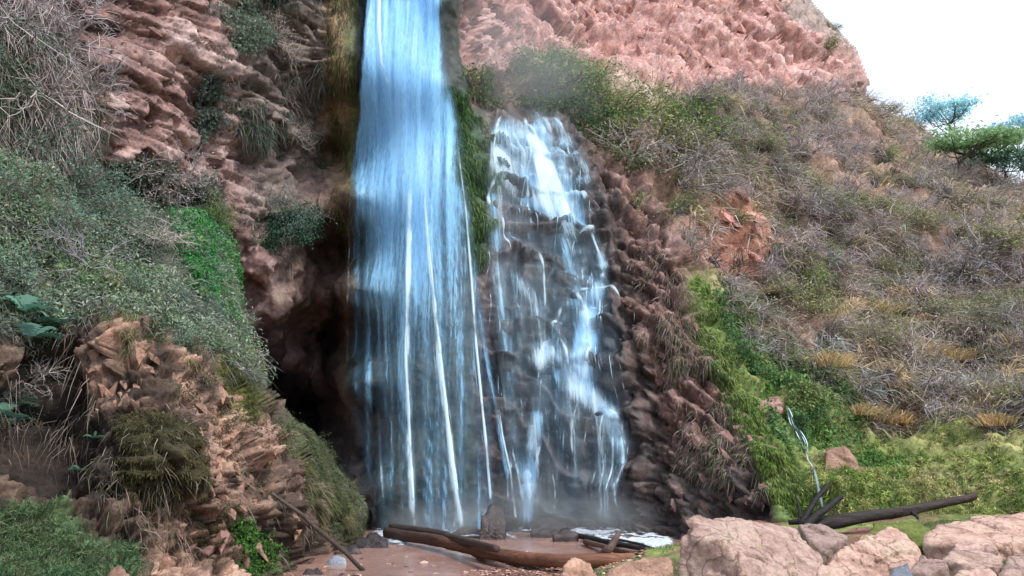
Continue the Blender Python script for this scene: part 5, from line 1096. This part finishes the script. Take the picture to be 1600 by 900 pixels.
# large leaved plants by the hollow on the left
def fern(px, py, sz, label):
    p, nn = sample(B, np.array([float(px)]), np.array([float(py)])); g = np.random.default_rng(int(px * 7 + py)); root = empty('fern', p[0] + nn[0] * .22); tag(root, label, 'fern', 'large leaved plants by the hollow')
    for k in range(7):
        th = g.uniform(0, 6.28); d = unit(np.array([math.cos(th), math.sin(th) * .6, .5]) + nn[0] * .7); t = np.linspace(0, 1, 8)[:, None]; ax = d * t * sz + GRAV * .5 * sz * t ** 2; side = unit(np.cross(d, [0, 0, 1.0])); V = []; F = []
        for i in range(1, 8):
            for s_ in (-1, 1):
                l = sz * .34 * math.sin(math.pi * (.18 + .78 * i / 8)); o_ = len(V); tip = ax[i] + s_ * side * l + d * l * .35 + GRAV * l * .25; V += [ax[i] - d * sz * .05, tip, ax[i] + d * sz * .07]; F.append((o_, o_ + 1, o_ + 2))
        c = np.tile([*(np.array([(0.10,0.22,0.16),(0.16,0.30,0.23),(0.12,0.24,0.18)])[k % 3] * g.uniform(.8, 1.3)), 1], (len(V), 1)); link('leaf', mesh_np('leaf', V, F, c, smooth=False), M_LEAF, root)
for a, b, sz, lab in [(25, 505, .46, 'blue green fern at the left edge above the hollow'), (85, 512, .42, 'fern at the top of the dark hollow'), (20, 550, .4, 'fern just under the one at the left edge'), (60, 588, .36, 'fern hanging in front of the hollow'), (35, 628, .36, 'low fern at the left edge below the hollow'), (150, 690, .15, 'small pale leaved fern beside the mossy hump'), (110, 690, .16, 'small fern with pale leaves left of the mossy hump')]:
    fern(a, b, sz, lab)
def tree(ctr, base, width, height, cols, label, seed, name='umbrella_tree'):
    """flat-topped tree: a leaning trunk, spreading limbs and layered leaf clumps with gaps between"""
    g = np.random.default_rng(seed); base = np.asarray(base); ctr = np.asarray(ctr); root = empty(name, base); tag(root, label, 'tree', None)
    top = ctr - base; L = []; trunk = np.array([[0, 0, -.3], top * .35 + g.normal(size=3) * .1, top * .7]); 
    fork = trunk[-1]; clumps = []
    for k in range(14):
        th = k * 2.4 + g.uniform(-.3, .3); rr = width * .5 * math.sqrt(g.uniform(.1, 1)); e = top + np.array([rr * math.cos(th), rr * .8 * math.sin(th), height * (.28 * (1 - (2 * rr / width) ** 2) + g.normal() * .10)])
        s_ = trunk[1] if g.random() < .3 else fork; m = (s_ + e) / 2 + np.array([0, 0, -.1 * height]) + g.normal(size=3) * .06 * width; L.append((np.array([s_, (s_ + m) / 2 + g.normal(size=3) * .02 * width, m, (m + e) / 2, e]), .035 * width / 3)); clumps.append(e)
    tt = np.linspace(0, 1, 8); pa = np.stack([np.interp(tt, [0, .5, 1], trunk[:, i]) for i in range(3)], 1)
    V, F, c = tube(pa, np.linspace(.055, .035, 8) * width / 2, np.tile((0.07, 0.055, 0.05), (8, 1)), 8, .1, seed); link('trunk', fmesh('trunk', V, F, c), M_WOOD, root)
    link('limbs', twigmesh('limbs', L, (0.07, 0.06, 0.055), g), M_TWIG, root)
    n = 3400; k = g.integers(len(clumps), size=n); cs_ = np.array(clumps)[k]; sg = g.uniform(.6, 1.3, len(clumps))[k]; p = cs_ + g.normal(size=(n, 3)) * np.array([.11, .11, .035]) * width * sg[:, None]
    V, F, c = leafmesh(p, np.tile([0, -.2, 1.0], (n, 1)), g.uniform(.05, .11, n) * width / 3, pick(g, n, cols), g, .45); link('crown', mesh_np('crown', V, F, c, smooth=False), M_LEAF, root)
BLU = [(0.28,0.55,0.62),(0.38,0.66,0.75),(0.46,0.72,0.82),(0.2,0.4,0.48)]
tree(P(1474, 178, 42), P(1502, 232, 42), 2.9, 1.6, BLU, 'blue green flat topped tree standing alone against the sky', 901)
tree(P(1522, 226, 33), P(1484, 278, 33), 3.3, .8, [(0.28,0.46,0.2),(0.38,0.58,0.27),(0.48,0.62,0.32)], 'green umbrella shaped tree with a dark trunk below the blue green one', 902)
tree(P(1585, 215, 37), P(1610, 290, 37), 2.7, 2.0, BLU, 'bluish tree at the right edge of the picture', 903)
tree(P(1570, 255, 34), P(1575, 300, 34), 2.2, 1.4, TEAL, 'low teal tree in front of the bluish tree at the right edge', 904)
for k, v in PROTO.items():
    for i, r_ in enumerate(v):
        if not used_proto[k][i]:
            for ch in list(r_.children): bpy.data.objects.remove(ch)
            bpy.data.objects.remove(r_)

# ------------------------------------------------------------------ spray hanging about the falls
def spray(parts, dens):
    m = bpy.data.materials.new('spray_mist'); m.use_nodes = True; t = m.node_tree; t.nodes.remove(t.nodes['Principled BSDF'])
    tc = N(t, 'ShaderNodeTexCoord'); gr_ = N(t, 'ShaderNodeTexGradient', gradient_type='SPHERICAL'); t.links.new(tc.outputs['Object'], gr_.inputs[0])
    v = t.nodes.new('ShaderNodeVolumePrincipled'); v.inputs['Color'].default_value = (.94, .98, 1, 1); v.inputs['Anisotropy'].default_value = .1
    nz = noise_node(t, 1.6, 3, .5, tc.outputs['Object'])
    t.links.new(math_node(t, 'MULTIPLY', math_node(t, 'MULTIPLY', math_node(t, 'POWER', gr_.outputs[1], 1.3), nz), dens * 2), v.inputs['Density'])
    t.links.new(v.outputs[0], t.nodes['Material Output'].inputs['Volume'])
    bs = bmesh.new(); bmesh.ops.create_icosphere(bs, subdivisions=3, radius=1.0); me = bpy.data.meshes.new('spray'); bs.to_mesh(me); bs.free(); me.materials.append(m)
    for c, r in parts:
        o = bpy.data.objects.new('spray', me); COL.objects.link(o); o.location = c; o.scale = r; tag(o, kind='stuff')
spray([(P(770, 70, 20.0), (2.6, 1.5, 2.4)), (P(850, 130, 20.6), (1.9, 1.2, 1.6)), (P(815, 250, 18.6), (1.5, .8, 1.8))], .26)
spray([(P(722, 815, 15.9), (.8, .6, .6)), (P(646, 818, 16.1), (.7, .6, .5)), (P(820, 800, 15.9), (1.0, .7, .9)), (P(940, 812, 15.9), (1.2, .7, .6))], .8)
